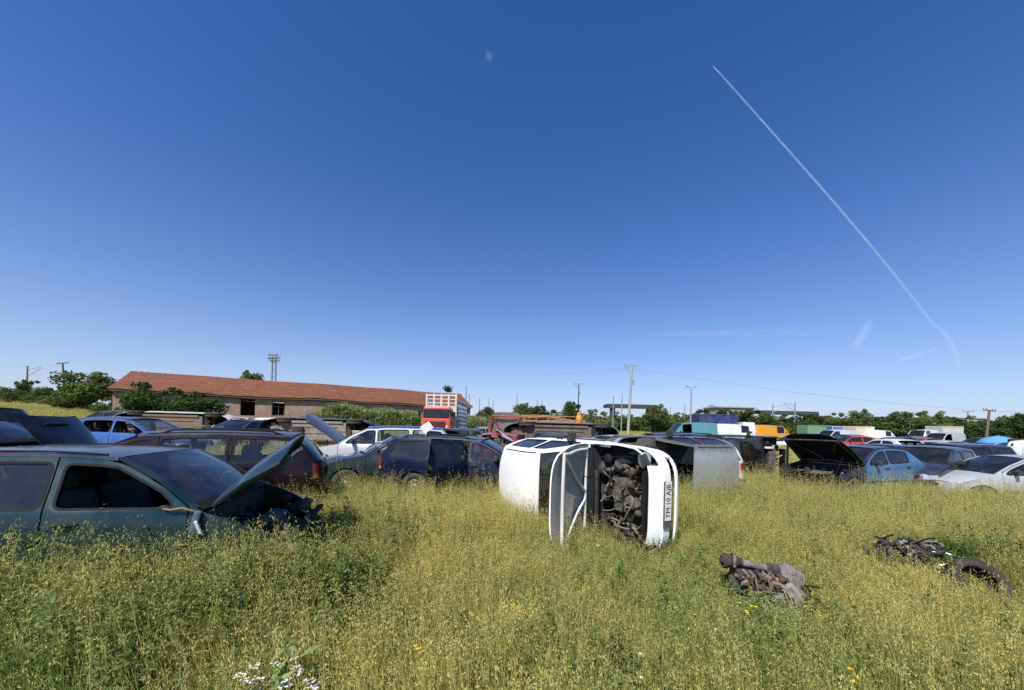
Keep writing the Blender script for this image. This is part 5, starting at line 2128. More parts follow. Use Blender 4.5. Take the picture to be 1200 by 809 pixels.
for dx, dy, s, colr, lb in ((-1.05, .2, (.34, .5, .95), (.30, .14, .08), 'tall brown cabinet under the left rim of the parasol'), (-.25, .3, (.30, .5, .85), (.25, .17, .10), 'narrow brown cabinet at the parasol pole'), (-.62, -.1, (.5, .45, .75), (.03, .03, .035), 'black crate of parts between the brown cabinets')):
    c_ = thing('cabinet' if 'cabinet' in lb else 'crate', lb, 'cabinet' if 'cabinet' in lb else 'crate', (gp.x + dx, gp.y + dy, gp.z))
    q = MB()
    q.box((0, 0, s[2] / 2), (s[0], s[1], s[2]), None, 0, .015)
    q.obj('case', [plain('cabinet_wood', colr, .8, var=.4)], c_)
    q = MB()
    q.box((0, -s[1] / 2 - .01, s[2] * .5), (s[0] * .82, .02, s[2] * .82), None, 0, .008)
    q.obj('door' if 'cabinet' in lb else 'front_board', [plain('cabinet_door', tuple(v * .7 for v in colr), .8, var=.3)], c_)

# ================================================================== ENGINES AND SCRAP IN THE GRASS
ENG_T = plain('dried_mud_on_iron', (.27, .21, .145), .95, 0., col2=(.05, .035, .025), scale=16, bmp=.9, bscale=60)
ENG_A = plain('weathered_alloy', (.30, .28, .25), .75, .15, col2=(.085, .07, .055), scale=15, bmp=.8, bscale=70)
ENG_D = plain('oily_dark_iron', (.10, .09, .08), .7, .1, col2=(.025, .02, .018), scale=18, bmp=.8, bscale=70)
def at(px, py, D):
    p = P(px, py, D)
    return Vector((p.x, p.y, ground(p.x, p.y)))


e1 = at(892, 690, 3.95)
EXCL.append((e1.x, e1.y - .22, 0, .52, .45, .30, 0))
eg = thing('engine', 'dusty engine with gearbox lying in the short grass at centre right', 'engine', (e1.x, e1.y, e1.z), (0, 0, R(-8)))
q = MB()
q.tube([(-.36, 0, .40), (-.31, 0, .40), (-.30, 0, .398), (-.24, 0, .395), (-.235, 0, .393), (-.20, 0, .39)], [.066, .066, .058, .058, .046, .044], 18, 0)
q.lathe([(.001, .005), (.03, .0), (.032, .02), (.075, .025), (.08, .035), (.08, .06), (.06, .065)], (-.41, 0, .40), (1, 0, 0), 22, 0)
for i in range(6):
    a_ = i * math.pi / 3
    q.lathe([(.001, -.006), (.010, -.006), (.010, .02)], (-.385, .056 * math.cos(a_), .40 + .056 * math.sin(a_)), (1, 0, 0), 6, 2)
q.tube([(-.30, -.075, .36), (-.29, -.06, .45), (-.28, .0, .485), (-.27, .07, .45), (-.26, .08, .36)], .016, 8, 1)
q.tube([(-.22, 0, .39), (-.1, -.005, .378), (.0, -.012, .362), (.06, -.02, .35)], [.036, .038, .037, .040], 14, 2)
q.lathe([(.04, 0), (.062, .015), (.066, .05), (.060, .055), (.066, .06), (.064, .10), (.045, .12)], (.03, -.02, .352), (1, -.05, -.14), 16, 0)
q.obj('axle_tube', [ENG_D, ENG_T, ENG_A], eg)
q = MB()
for i in range(7):
    q.lathe([(.09 + .008 * (i % 2), 0), (.135 - i * .006, .005), (.135 - i * .006, .02), (.09, .025)], (.17 + i * .026, -.02, .30 - i * .006), (1, 0, -.2), 20, 0)
q.lathe([(.001, 0), (.10, 0), (.12, .08), (.09, .2), (.001, .2)], (.16, -.02, .30), (1, 0, -.2), 20, 0)
q.obj('clutch_housing', [ENG_A], eg)
q = MB()
q.blob((-.10, .03, .17), (.22, .14, .15), 2, .3, 3.2, 3, seed=1)
q.box((-.12, .0, .22), (.34, .20, .2), (.1, .1, .05), 2, .02)
rge = random.Random(501)
for i in range(7):
    x_ = -.27 + i * .062
    q.tube([(x_, -.06, .33), (x_ + .005, -.15, .31), (x_ + .02, -.19, .22), (x_ + .03, -.17, .12), (x_ + .05, -.12, .06)], rge.uniform(.010, .020), 8, 0 if i % 3 else 2)
for i in range(9):
    x_ = -.30 + i * .058
    q.lathe([(.001, .03), (.016, .03), (.016, .012), (.026, .01), (.026, 0)], (x_, -.10 - rge.random() * .08, rge.uniform(.10, .30)), (rge.uniform(-.4, .4), -1, rge.uniform(-.2, .7)), 10, i % 3)
q.lathe([(.02, 0), (.075, 0), (.085, .01), (.085, .03), (.07, .035), (.05, .02), (.02, .02)], (-.26, -.14, .22), (-.5, -1, .2), 22, 2)
q.lathe([(.02, 0), (.05, 0), (.055, .02), (.02, .03)], (-.17, -.19, .12), (.1, -1, .3), 18, 0)
q.box((.0, -.13, .27), (.17, .06, .09), (.3, .1, -.3), 0, .012)
q.box((-.05, -.17, .20), (.13, .04, .05), (.2, .3, .2), 1, .008)
q.box((.05, -.16, .22), (.10, .04, .12), (.5, .2, .1), 0, .01)
for i in range(60):
    q.box((rge.uniform(-.34, .14), rge.uniform(-.23, -.08), rge.uniform(.03, .33)), (rge.uniform(.012, .07), rge.uniform(.012, .04), rge.uniform(.012, .04)), (rge.random(), rge.random(), rge.random() * 3), (0, 0, 2, 1)[i % 4], .004)
for k in range(10):
    p = [Vector((rge.uniform(-.3, .15), rge.uniform(-.2, -.1), rge.uniform(.1, .34)))]
    d = Vector((rge.uniform(-1, 1), rge.uniform(-.4, .1), rge.uniform(-.8, .4)))
    for j in range(6):
        d = (d + Vector((rge.uniform(-.7, .7), rge.uniform(-.4, .4), rge.uniform(-.7, .5)))).normalized()
        p.append(p[-1] + d * .045)
    q.tube(p, rge.choice((.005, .008)), 6, 2)
q.obj('engine_block', [ENG_T, M['rust'], ENG_D], eg)
q = MB()
q.lathe([(.03, 0), (.15, .0), (.165, .015), (.165, .04), (.13, .10), (.11, .16), (.05, .20), (.03, .2)], (.14, -.13, .16), (.55, -.6, -.35), 20)
for i in range(8):
    a_ = i * math.pi / 4
    ax_ = Vector((.55, -.6, -.35)).normalized()
    u_ = ax_.orthogonal().normalized()
    w2 = ax_.cross(u_)
    c_ = Vector((.14, -.13, .16)) + (u_ * math.cos(a_) + w2 * math.sin(a_)) * .155
    q.lathe([(.001, .05), (.016, .05), (.018, 0), (.018, -.01)], c_, ax_, 8)
    q.tube([c_ + ax_ * .03, Vector((.14, -.13, .16)) + ax_ * .17 + (u_ * math.cos(a_) + w2 * math.sin(a_)) * .08], .010, 6)
q.box((.22, -.20, .07), (.16, .05, .16), (.3, .4, .3), 0, .02)
q.tube([(.0, -.18, .10), (.08, -.2, .13), (.14, -.2, .1)], .028, 10)
q.obj('gearbox', [ENG_A], eg)
q = MB()
for k in range(5):
    rgx = random.Random(k + 9)
    p = [Vector((.24, -.03, .28))]
    for j in range(5):
        p.append(p[-1] + Vector((rgx.uniform(.01, .09), rgx.uniform(-.06, .06), rgx.uniform(-.10, .02))))
    q.tube(p, .011, 6, 0)
q.obj('cables', [M['hose']], eg)

e2 = at(1060, 655, 4.9)
EXCL.append((e2.x, e2.y - .35, 0, .62, .62, .38, 0))
eg2 = thing('engine', 'dark engine heap with a pale bent pipe in the grass left of the tyre', 'engine', (e2.x, e2.y, e2.z + .05), (0, 0, R(5)))
rgx = random.Random(33)
q = MB()
q.blob((-.05, .02, .16), (.34, .18, .15), 0, .6, 4.2, 3, seed=11)
q.box((-.22, -.04, .26), (.22, .16, .16), (.3, .5, .2), 0, .02)
for i in range(80):
    q.box((rgx.uniform(-.42, .34), rgx.uniform(-.2, .15), rgx.uniform(.1, .40)), (rgx.uniform(.02, .12), rgx.uniform(.015, .05), rgx.uniform(.015, .05)), (rgx.uniform(-1, 1), rgx.uniform(-1, 1), rgx.random() * 3), 0 if i % 4 else 1, .005)
q.obj('engine_block', [ENG_D, ENG_A], eg2)
q = MB()
q.lathe([(.001, 0), (.028, 0), (.03, .08), (.02, .1), (.02, .26), (.001, .26)], (-.30, -.16, .40), (.75, -.1, -.55), 14)
q.box((-.10, -.16, .24), (.14, .06, .1), (.2, .5, .3), 0, .02)
q.obj('gearbox', [M['alloy']], eg2)
q = MB()
for k in range(9):
    p = [Vector((rgx.uniform(-.3, .3), rgx.uniform(-.15, .05), rgx.uniform(.25, .4)))]
    d = Vector((rgx.uniform(-1, 1), rgx.uniform(-.6, .6), rgx.uniform(-.2, .8)))
    for j in range(6):
        d = (d + Vector((rgx.uniform(-1, 1), rgx.uniform(-1, 1), rgx.uniform(-1, .6)))).normalized()
        p.append(p[-1] + d * .07)
    q.tube(p, .010, 6, 0)
q.obj('hoses', [M['hose']], eg2)
q = MB()
q.tube([(.25, -.1, .26), (.40, -.14, .25), (.58, -.22, .20), (.74, -.30, .10)], .012, 8)
q.tube([(.26, -.16, .10), (.42, -.2, .13), (.56, -.2, .10)], .014, 8)
q.obj('bent_pipe', [M['white_plastic']], eg2)

# tyre
t1 = at(1146, 690, 4.05)
EXCL.append((t1.x, t1.y - .35, 0, .5, .62, .24, 0))
ty = MB()
w_, r_ = .175, .235
prof = [(r_ * .62, -w_ * .38), (r_ * .66, -w_ * .5), (r_ * .84, -w_ * .54), (r_ * .95, -w_ * .47)]
for i in range(9):
    y = -w_ * .42 + i * w_ * .105
    prof += [(r_ + .004, y), (r_ + .004, y + w_ * .07), (r_ - .008, y + w_ * .075), (r_ - .008, y + w_ * .1)]
prof += [(r_ * .95, w_ * .47), (r_ * .84, w_ * .54), (r_ * .66, w_ * .5), (r_ * .62, w_ * .38), (r_ * .63, w_ * .3), (r_ * .90, w_ * .36), (r_ * .92, -w_ * .36), (r_ * .63, -w_ * .3)]
ty.lathe(prof, (0, 0, 0), (0, 0, 1), 48, close=True)
tb = MB()
for k in range(64):
    a = 2 * math.pi * k / 64
    for z in (-.06, 0, .06):
        tb.box(((r_ + .002) * math.cos(a + z * 2), (r_ + .002) * math.sin(a + z * 2), z), (.012, .018, .05), (0, 0, a), 0)
tyo = thing('tyre', 'worn black tyre lying tilted in the grass at the right', 'tyre', (t1.x - .03, t1.y, t1.z + .22), (R(48), R(-12), 0))
OLD_TYRE = plain('sun_bleached_rubber', (.028, .027, .026), .9, col2=(.05, .045, .04), scale=9, bmp=.4)
ty.obj('casing', [OLD_TYRE], tyo)
tb.obj('tread', [OLD_TYRE], tyo)
# scrap right of tyre
e3 = at(1190, 662, 5.0)
EXCL.append((e3.x, e3.y - .2, 0, .45, .45, .3, 0))
eg3 = thing('suspension_scrap', 'tangle of dark suspension scrap behind the tyre at the right edge', 'scrap', (e3.x, e3.y, e3.z + .03), (0, 0, .3))
q = MB()
q.tube([(-.2, 0, .14), (.15, .02, .3)], [.05, .05], 12)
for i in range(9):
    a = i * .9
    q.lathe([(.06, 0), (.072, .008), (.06, .016)], (-.16 + i * .035, 0, .16 + i * .016), (1, 0, .45), 14)
q.box((.16, 0, .2), (.18, .14, .24), (.3, .2, .4), 0, .03)
q.obj('strut', [M['grease']], eg3)
q = MB()
for k in range(7):
    p = [Vector((rgx.uniform(-.1, .2), rgx.uniform(-.1, .1), .24))]
    d = Vector((rgx.uniform(-1, 1), rgx.uniform(-.6, .6), rgx.uniform(.2, .8)))
    for j in range(5):
        d = (d + Vector((rgx.uniform(-1, 1), rgx.uniform(-1, 1), rgx.uniform(-1, .5)))).normalized()
        p.append(p[-1] + d * .06)
    q.tube(p, .012, 6)
q.obj('brake_hoses', [M['hose']], eg3)
# scrap before the white blue-roofed estate
e4 = G(378, 10.6)
eg4 = thing('engine_scrap', 'heap of engine scrap in front of the white estate with blue roof', 'scrap', (e4.x, e4.y, e4.z + .45), (0, 0, .5))
q = MB()
q.blob((0, 0, .1), (.7, .4, .28), 0, .5, 3, 3, seed=21)
for i in range(24):
    q.box((rgx.uniform(-.7, .7), rgx.uniform(-.3, .3), rgx.uniform(.1, .42)), (rgx.uniform(.05, .25), rgx.uniform(.04, .12), rgx.uniform(.03, .12)), (rgx.uniform(-1, 1), rgx.uniform(-1, 1), rgx.random() * 3), i % 3, .01)
q.obj('parts', [M['grease'], M['alloy'], M['tan']], eg4)

# ================================================================== GRASS AND WEEDS
def grass_mat(name, green, dry, tr=.3):
    m, nt, b = new_mat(name)
    out = nt.nodes['Material Output']
    nt.nodes.remove(b)
    oi = nt.nodes.new('ShaderNodeObjectInfo')
    at = nt.nodes.new('ShaderNodeAttribute')
    at.attribute_name = 'shade'
    ins = nt.nodes.new('ShaderNodeAttribute')
    ins.attribute_type = 'INSTANCER'
    ins.attribute_name = 'dry'
    a1 = nt.nodes.new('ShaderNodeMath')
    a1.operation = 'MULTIPLY_ADD'
    nt.links.new(at.outputs['Fac'], a1.inputs[0])
    a1.inputs[1].default_value = .9
    nt.links.new(ins.outputs['Fac'], a1.inputs[2])
    a2 = nt.nodes.new('ShaderNodeMath')
    a2.operation = 'SUBTRACT'
    a2.use_clamp = True
    nt.links.new(a1.outputs[0], a2.inputs[0])
    a2.inputs[1].default_value = .45
    c = mixc(nt, a2.outputs[0], green, dry)
    hs = nt.nodes.new('ShaderNodeHueSaturation')
    v = nt.nodes.new('ShaderNodeMapRange')
    nt.links.new(oi.outputs['Random'], v.inputs[0])
    v.inputs[3].default_value = .72
    v.inputs[4].default_value = 1.25
    nt.links.new(v.outputs[0], hs.inputs['Value'])
    nt.links.new(c, hs.inputs['Color'])
    d = nt.nodes.new('ShaderNodeBsdfDiffuse')
    t = nt.nodes.new('ShaderNodeBsdfTranslucent')
    mx = nt.nodes.new('ShaderNodeMixShader')
    mx.inputs[0].default_value = tr
    nt.links.new(hs.outputs[0], d.inputs[0])
    nt.links.new(hs.outputs[0], t.inputs[0])
    nt.links.new(d.outputs[0], mx.inputs[1])
    nt.links.new(t.outputs[0], mx.inputs[2])
    nt.links.new(mx.outputs[0], out.inputs[0])
    return m


GB = grass_mat('grass_blade', (.155, .24, .05), (.42, .375, .105), .42)
GS = grass_mat('grass_stalk', (.32, .385, .11), (.57, .49, .16), .40)
GH = grass_mat('seed_head', (.36, .39, .12), (.58, .50, .16), .40)
GW = grass_mat('weed_leaf', (.105, .17, .05), (.18, .22, .08), .42)
GW2 = grass_mat('pale_weed_leaf', (.20, .26, .095), (.30, .33, .14), .35)
YEL = plain('yellow_petal', (.75, .52, .02), .7, var=.2)
WHT = plain('white_petal', (.62, .62, .56), .7, var=.1)
GMATS = [GB, GS, GH, GW, GW2, YEL, WHT]


class Tuft:
    def __init__(s, seed):
        s.r = random.Random(seed)
        s.v, s.f, s.m, s.a = [], [], [], []

    def blade(s, base, h, w, lean, az, mat=0, seg=3, curl=1.0, sh=None):
        r = s.r
        d = Vector((math.cos(az), math.sin(az), 0))
        sd = Vector((-d.y, d.x, 0))
        sd.rotate(Matrix.Rotation(r.uniform(-1.2, 1.2), 3, Vector((0, 0, 1))))
        k = len(s.v)
        q = r.random() if sh is None else sh
        for i in range(seg + 1):
            t = i / seg
            p = base + d * (lean * h * t ** (1 + curl)) + Vector((0, 0, h * (t - .25 * lean * t * t)))
            ww = w * (1 - t) ** .7 if i < seg else 0
            if i < seg:
                s.v += [p - sd * ww * .5, p + sd * ww * .5]
                s.a += [q, q]
            else:
                s.v.append(p)
                s.a.append(q)
        for i in range(seg - 1):
            s.f.append((k + 2 * i, k + 2 * i + 1, k + 2 * i + 3, k + 2 * i + 2))
            s.m.append(mat)
        s.f.append((k + 2 * seg - 2, k + 2 * seg - 1, k + 2 * seg))
        s.m.append(mat)
        return s.v[-1], d

    def leaf(s, p, d, l, w, mat, sh=None):
        r = s.r
        d = d.normalized()
        sd = d.cross(Vector((r.uniform(-.4, .4), r.uniform(-.4, .4), 1))).normalized()
        up = sd.cross(d)
        k = len(s.v)
        q = r.random() if sh is None else sh
        s.v += [p, p + d * l * .45 + sd * w * .5 + up * w * .12, p + d * l, p + d * l * .45 - sd * w * .5 + up * w * .12]
        s.a += [q] * 4
        s.f.append((k, k + 1, k + 2, k + 3))
        s.m.append(mat)

    def panicle(s, tip, d, n, size, spread, length):
        r = s.r
        q = r.random()
        for i in range(n):
            t = r.random()
            a = r.uniform(0, 6.28)
            rad = spread * (1 - abs(t - .4)) * r.random()
            p = tip + d * (spread * .8 * t) + Vector((rad * math.cos(a), rad * math.sin(a), -length * (1 - t) + length * .25))
            dd = Vector((math.cos(a) * .35, math.sin(a) * .35, r.uniform(-1.2, .9)))
            s.leaf(p, dd, size * r.uniform(.8, 1.6), size * .34, 2, q * .6 + .4 * r.random())

    def mesh(s, name):
        me = bpy.data.meshes.new(name)
        me.from_pydata([tuple(v) for v in s.v], [], s.f)
        me.polygons.foreach_set('material_index', s.m)
        at = me.attributes.new('shade', 'FLOAT', 'POINT')
        at.data.foreach_set('value', s.a)
        for m in GMATS:
            me.materials.append(m)
        return me


def tuft_brome(seed, h=.5, n=16, rad=.15, blades=40, sz=.015):
    t = Tuft(seed)
    r = t.r
    for _ in range(blades):
        b_ = Vector((r.gauss(0, rad * .6), r.gauss(0, rad * .6), 0))
        t.blade(b_, h * r.uniform(.30, .95), r.uniform(.004, .008), r.uniform(.03, .45), r.uniform(0, 6.28), 0)
    for _ in range(n):
        b_ = Vector((r.gauss(0, rad * .6), r.gauss(0, rad * .6), 0))
        tip, d = t.blade(b_, h * r.uniform(.62, 1.25), .0042, r.uniform(.02, .26), r.uniform(0, 6.28), 1, 3, 1.4)
        t.panicle(tip, d, r.randint(6, 11), sz, .022, .10)
    return t


def tuft_tall(seed, h=.62, n=9, rad=.10):
    """a few tall upright stalks that stand above the rest"""
    t = Tuft(seed)
    r = t.r
    for _ in range(16):
        b_ = Vector((r.gauss(0, rad * .6), r.gauss(0, rad * .6), 0))
        t.blade(b_, h * r.uniform(.35, .85), r.uniform(.005, .009), r.uniform(.02, .3), r.uniform(0, 6.28), 0)
    for _ in range(n):
        b_ = Vector((r.gauss(0, rad * .6), r.gauss(0, rad * .6), 0))
        tip, d = t.blade(b_, h * r.uniform(.75, 1.2), .0055, r.uniform(.0, .16), r.uniform(0, 6.28), 1, 3, 1.4)
        t.panicle(tip, d, r.randint(8, 12), .016, .012, .13)
    return t


def tuft_sword(seed, h=.46, n=46, rad=.13):
    """upright green and straw blades without many heads"""
    t = Tuft(seed)
    r = t.r
    for _ in range(n):
        b_ = Vector((r.gauss(0, rad * .6), r.gauss(0, rad * .6), 0))
        t.blade(b_, h * r.uniform(.5, 1.15), r.uniform(.004, .008), r.uniform(.0, .32), r.uniform(0, 6.28), 1 if r.random() < .4 else 0)
    for _ in range(6):
        b_ = Vector((r.gauss(0, rad * .6), r.gauss(0, rad * .6), 0))
        tip, d = t.blade(b_, h * r.uniform(.85, 1.25), .005, r.uniform(.02, .2), r.uniform(0, 6.28), 1, 3, 1.4)
        t.panicle(tip, d, 7, .014, .014, .10)
    return t


def tuft_green(seed, h=.36, n=52, rad=.15):
    t = Tuft(seed)
    r = t.r
    for _ in range(n):
        b_ = Vector((r.gauss(0, rad * .6), r.gauss(0, rad * .6), 0))
        t.blade(b_, h * r.uniform(.45, 1.1), r.uniform(.005, .011), r.uniform(.1, .8), r.uniform(0, 6.28), 0, sh=r.random() * .55)
    for _ in range(5):
        b_ = Vector((r.gauss(0, rad * .6), r.gauss(0, rad * .6), 0))
        tip, d = t.blade(b_, h * r.uniform(1.0, 1.45), .0035, r.uniform(.02, .2), r.uniform(0, 6.28), 1, 3, 1.4)
        t.panicle(tip, d, 10, .014, .02, .09)
    return t


def tuft_weed(seed, h=.5, stems=7, mat=3, ls=.055, rad=.12, flower=None):
    t = Tuft(seed)
    r = t.r
    for _ in range(stems):
        b_ = Vector((r.gauss(0, rad * .7), r.gauss(0, rad * .7), 0))
        hh = h * r.uniform(.6, 1.1)
        az, lean = r.uniform(0, 6.28), r.uniform(0, .3)
        tip, d = t.blade(b_, hh, .007, lean, az, 1, 3, 1.2, sh=.1)
        n = int(hh / .022)
        for i in range(n):
            u = (i + r.random()) / n
            p = b_ + Vector((math.cos(az), math.sin(az), 0)) * lean * hh * u ** 2.2 + Vector((0, 0, hh * (u - .25 * lean * u * u)))
            a = r.uniform(0, 6.28)
            t.leaf(p, Vector((math.cos(a), math.sin(a), r.uniform(-.2, .8))), ls * (1.25 - .7 * u) * r.uniform(.7, 1.3), ls * .45 * (1.2 - .6 * u), mat)
        if flower is not None:
            for i in range(9):
                a = r.uniform(0, 6.28)
                p = tip + Vector((r.gauss(0, .025), r.gauss(0, .025), r.uniform(-.03, .03)))
                t.leaf(p, Vector((math.cos(a), math.sin(a), .4)), .020, .018, flower)
    return t


def tuft_patch(seed, h=.55, rad=.55, blades=70, stalks=46):
    """a wider, coarser patch for ground far off"""
    t = Tuft(seed)
    r = t.r
    for _ in range(blades):
        b_ = Vector((r.uniform(-rad, rad), r.uniform(-rad, rad), 0))
        t.blade(b_, h * r.uniform(.3, .8), r.uniform(.014, .024), r.uniform(.1, .7), r.uniform(0, 6.28), 0, 2)
    for _ in range(stalks):
        b_ = Vector((r.uniform(-rad, rad), r.uniform(-rad, rad), 0))
        tip, d = t.blade(b_, h * r.uniform(.7, 1.08), .008, r.uniform(.02, .25), r.uniform(0, 6.28), 1, 2)
        t.panicle(tip, d, 7, .042, .05, .12)
    return t


def tuft_bank(seed, h=1.0, rad=.5, stems=26):
    t = Tuft(seed)
    r = t.r
    for _ in range(stems):
        b_ = Vector((r.uniform(-rad, rad), r.uniform(-rad, rad), 0))
        hh = h * r.uniform(.55, 1.1)
        t.blade(b_, hh, .02, .1, r.uniform(0, 6.28), 1, 2)
        for i in range(16):
            a = r.uniform(0, 6.28)
            t.leaf(b_ + Vector((r.gauss(0, .05), r.gauss(0, .05), hh * r.random())), Vector((math.cos(a), math.sin(a), r.uniform(-.1, .7))), r.uniform(.09, .18), .08, 4)
    return t


def instancer(name, protos, pts):
    """pts: list of (x, y, z, rx, ry, rz, scale_xy, scale_z, variant, dry); scattered by geometry nodes"""
    cl = bpy.data.collections.new(name + '_kinds')
    for i, t in enumerate(protos):
        me = t.mesh(name + '_tuft')
        o = bpy.data.objects.new('%s_tuft.%03d' % (name, i), me)
        cl.objects.link(o)
    A = np.array(pts, dtype=np.float32)
    me = bpy.data.meshes.new(name)
    me.vertices.add(len(A))
    me.vertices.foreach_set('co', A[:, :3].ravel())
    for nm_, tp, dat in (('rot', 'FLOAT_VECTOR', A[:, 3:6]), ('scl', 'FLOAT_VECTOR', A[:, [6, 6, 7]])):
        at = me.attributes.new(nm_, tp, 'POINT')
        at.data.foreach_set('vector', np.ascontiguousarray(dat).ravel())
    at = me.attributes.new('var', 'INT', 'POINT')
    at.data.foreach_set('value', A[:, 8].astype(np.int32))
    at = me.attributes.new('dry', 'FLOAT', 'POINT')
    at.data.foreach_set('value', np.ascontiguousarray(A[:, 9]))
    o = link(name, me, None, GMATS[:1])
    ng = bpy.data.node_groups.new(name, 'GeometryNodeTree')
    ng.interface.new_socket('Geometry', in_out='INPUT', socket_type='NodeSocketGeometry')
    ng.interface.new_socket('Geometry', in_out='OUTPUT', socket_type='NodeSocketGeometry')
    N = ng.nodes
    gi, go_ = N.new('NodeGroupInput'), N.new('NodeGroupOutput')
    ci = N.new('GeometryNodeCollectionInfo')
    ci.inputs['Collection'].default_value = cl
    ci.inputs['Separate Children'].default_value = True
    ci.inputs['Reset Children'].default_value = True
    ip = N.new('GeometryNodeInstanceOnPoints')
    ip.inputs['Pick Instance'].default_value = True

    def attr(nm_, tp):
        n = N.new('GeometryNodeInputNamedAttribute')
        n.data_type = tp
        n.inputs['Name'].default_value = nm_
        return n.outputs['Attribute']
    e2r = N.new('FunctionNodeEulerToRotation')
    L = ng.links
    L.new(gi.outputs[0], ip.inputs['Points'])
    L.new(ci.outputs[0], ip.inputs['Instance'])
    L.new(attr('var', 'INT'), ip.inputs['Instance Index'])
    L.new(attr('rot', 'FLOAT_VECTOR'), e2r.inputs[0])
    L.new(e2r.outputs[0], ip.inputs['Rotation'])
    L.new(attr('scl', 'FLOAT_VECTOR'), ip.inputs['Scale'])
    L.new(ip.outputs[0], go_.inputs[0])
    md = o.modifiers.new('scatter', 'NODES')
    md.node_group = ng
    o['kind'] = 'stuff'
    return o


def fbm(x, y, s, seed):
    return noise.noise(Vector((x * s, y * s, seed))) + .5 * noise.noise(Vector((x * s * 2.1, y * s * 2.1, seed + 9)))


def height_factor(x, y):
    """how tall the grass grows at a spot; low where cars and scrap press it down"""
    h = 1.06 + .24 * fbm(x, y, .5, 3) + .12 * fbm(x, y, 1.9, 13)
    d = math.hypot(x, y)
    # short turf before and right of the overturned white car
    h *= 1 - .42 * math.exp(-(((x - 1.6) / 2.4) ** 2 + ((y - 4.4) / 1.3) ** 2))
    h *= 1 - .25 * math.exp(-(((x - 3.0) / 2.2) ** 2 + ((y - 4.0) / 1.5) ** 2))
    if y > 7:
        h *= 1.08
    h *= 1 - .6 * math.exp(-(((x - .85) / .22) ** 2 + ((y - 2.95) / .35) ** 2)) - .45 * math.exp(-(((x + 1.1) / .3) ** 2 + ((y - 3.9) / .7) ** 2))
    for ex, ey, yaw, a, b_, k, shift in EXCL:
        dx, dy = x - ex, y - ey
        c, s = math.cos(yaw), math.sin(yaw)
        u, v = dx * c + dy * s, -dx * s + dy * c
        v_ = v
        if shift:        # lies on its side: wheels to roof spans one way only
            pass
        if abs(u) < a and abs(v_) < b_:
            h *= k
    return h


def covered(x, y):
    for ex, ey, yaw, a, b_, k, shift in EXCL:
        dx, dy = x - ex, y - ey
        c, s = math.cos(yaw), math.sin(yaw)
        if abs(dx * c + dy * s) < a + .1 and abs(-dx * s + dy * c) < b_ + .1:
            return True
    return False


def dryness(x, y):
    q = .64 + .42 * fbm(x, y, .36, 21) + .14 * fbm(x, y, 1.6, 2)
    if x < -1.2:
        q -= .28 * min(1, (-1.2 - x) / 1.2) * (1 if y < 5.5 else .3)
    q += .20 * math.exp(-(((x + .4) / 1.2) ** 2 + ((y - 5.5) / 2.8) ** 2))
    q -= .28 * math.exp(-(((x - 1.8) / 1.1) ** 2 + ((y - 4.0) / 1.5) ** 2))
    q += .5 * math.exp(-(((x - .85) / .25) ** 2 + ((y - 2.95) / .4) ** 2))
    return min(1.1, max(0, q))


rg = random.Random(2024)
protos = [tuft_brome(1), tuft_brome(2, .46), tuft_brome(3, .54, 19), tuft_brome(4, .42, 22, sz=.013), tuft_green(5), tuft_green(6, .30), tuft_green(7, .42, 44),
          tuft_weed(8, .40), tuft_weed(9, .52, 6, 3, .07), tuft_weed(10, .36, 9, 4, .045), tuft_weed(11, .34, 5, 3, .04, flower=5), tuft_tall(12), tuft_tall(13, .70, 7), tuft_sword(14), tuft_sword(15, .52, 40), tuft_sword(16, .40)]
pts = []


def sow(n, dmin, dmax, sxy, sz, chooser, limx=1.28, pad=1.2):
    k = 0
    while k < n:
        y = math.sqrt(rg.uniform(dmin ** 2, dmax ** 2))
        x = rg.uniform(-1, 1) * (y * limx * 1.12 + pad)
        if rg.random() > 1:
            continue
        k += 1
        dr = dryness(x, y)
        v = chooser(x, y, dr)
        if v is None:
            continue
        h = height_factor(x, y)
        if h < .12:
            continue
        z = ground(x, y) + (0.05 * noise.noise(Vector((x * .35, y * .35, 1.7)))) - .02
        if v in (11, 12) and covered(x, y):
            v = 4
        s = rg.uniform(.85, 1.2) * sxy
        h = min(h, 1.2)
        # the breeze lays everything a little to the left
        pts.append((x, y, z, rg.uniform(-.10, .10), -.10 + rg.uniform(-.14, .10) - (.18 if x < -1 and y < 4 else 0), rg.uniform(0, 6.28) if abs(x) > 99 else rg.uniform(-.6, .6) + rg.choice((0, 3.14159)) * 0, s, h * rg.uniform(.8, 1.2) * sz, v, dr))


def near_choice(x, y, dr):
    q = rg.random()
    wz = fbm(x, y, .8, 40)
    weedy = .10 + (.30 if x < -1.0 else 0) * (1 if y < 4.2 else .4) + (.25 if wz > .45 else 0)
    if q < weedy:
        return rg.choice((7, 8, 9, 7))
    if q < weedy + .006 and x > -.5 and y > 3:
        return 10
    if q > .90:
        return rg.choice((11, 12))
    if rg.random() < (.50 if y < 3.6 else .28):
        return rg.choice((13, 14, 15))
    if dr < .38:
        return rg.choice((4, 5, 6, 4, 6, 0, 1))
    if dr < .55:
        return rg.choice((4, 6, 5, 0, 1, 2, 3, 3))
    return rg.choice((0, 1, 2, 3, 0, 2, 3, 6))


sow(4400, 1.0, 4.4, 1.0, .92, near_choice)
sow(4500, 4.0, 6.5, 1.1, 1.0, near_choice)
sow(9500, 6.2, 12.5, 1.15, 1.02, near_choice)
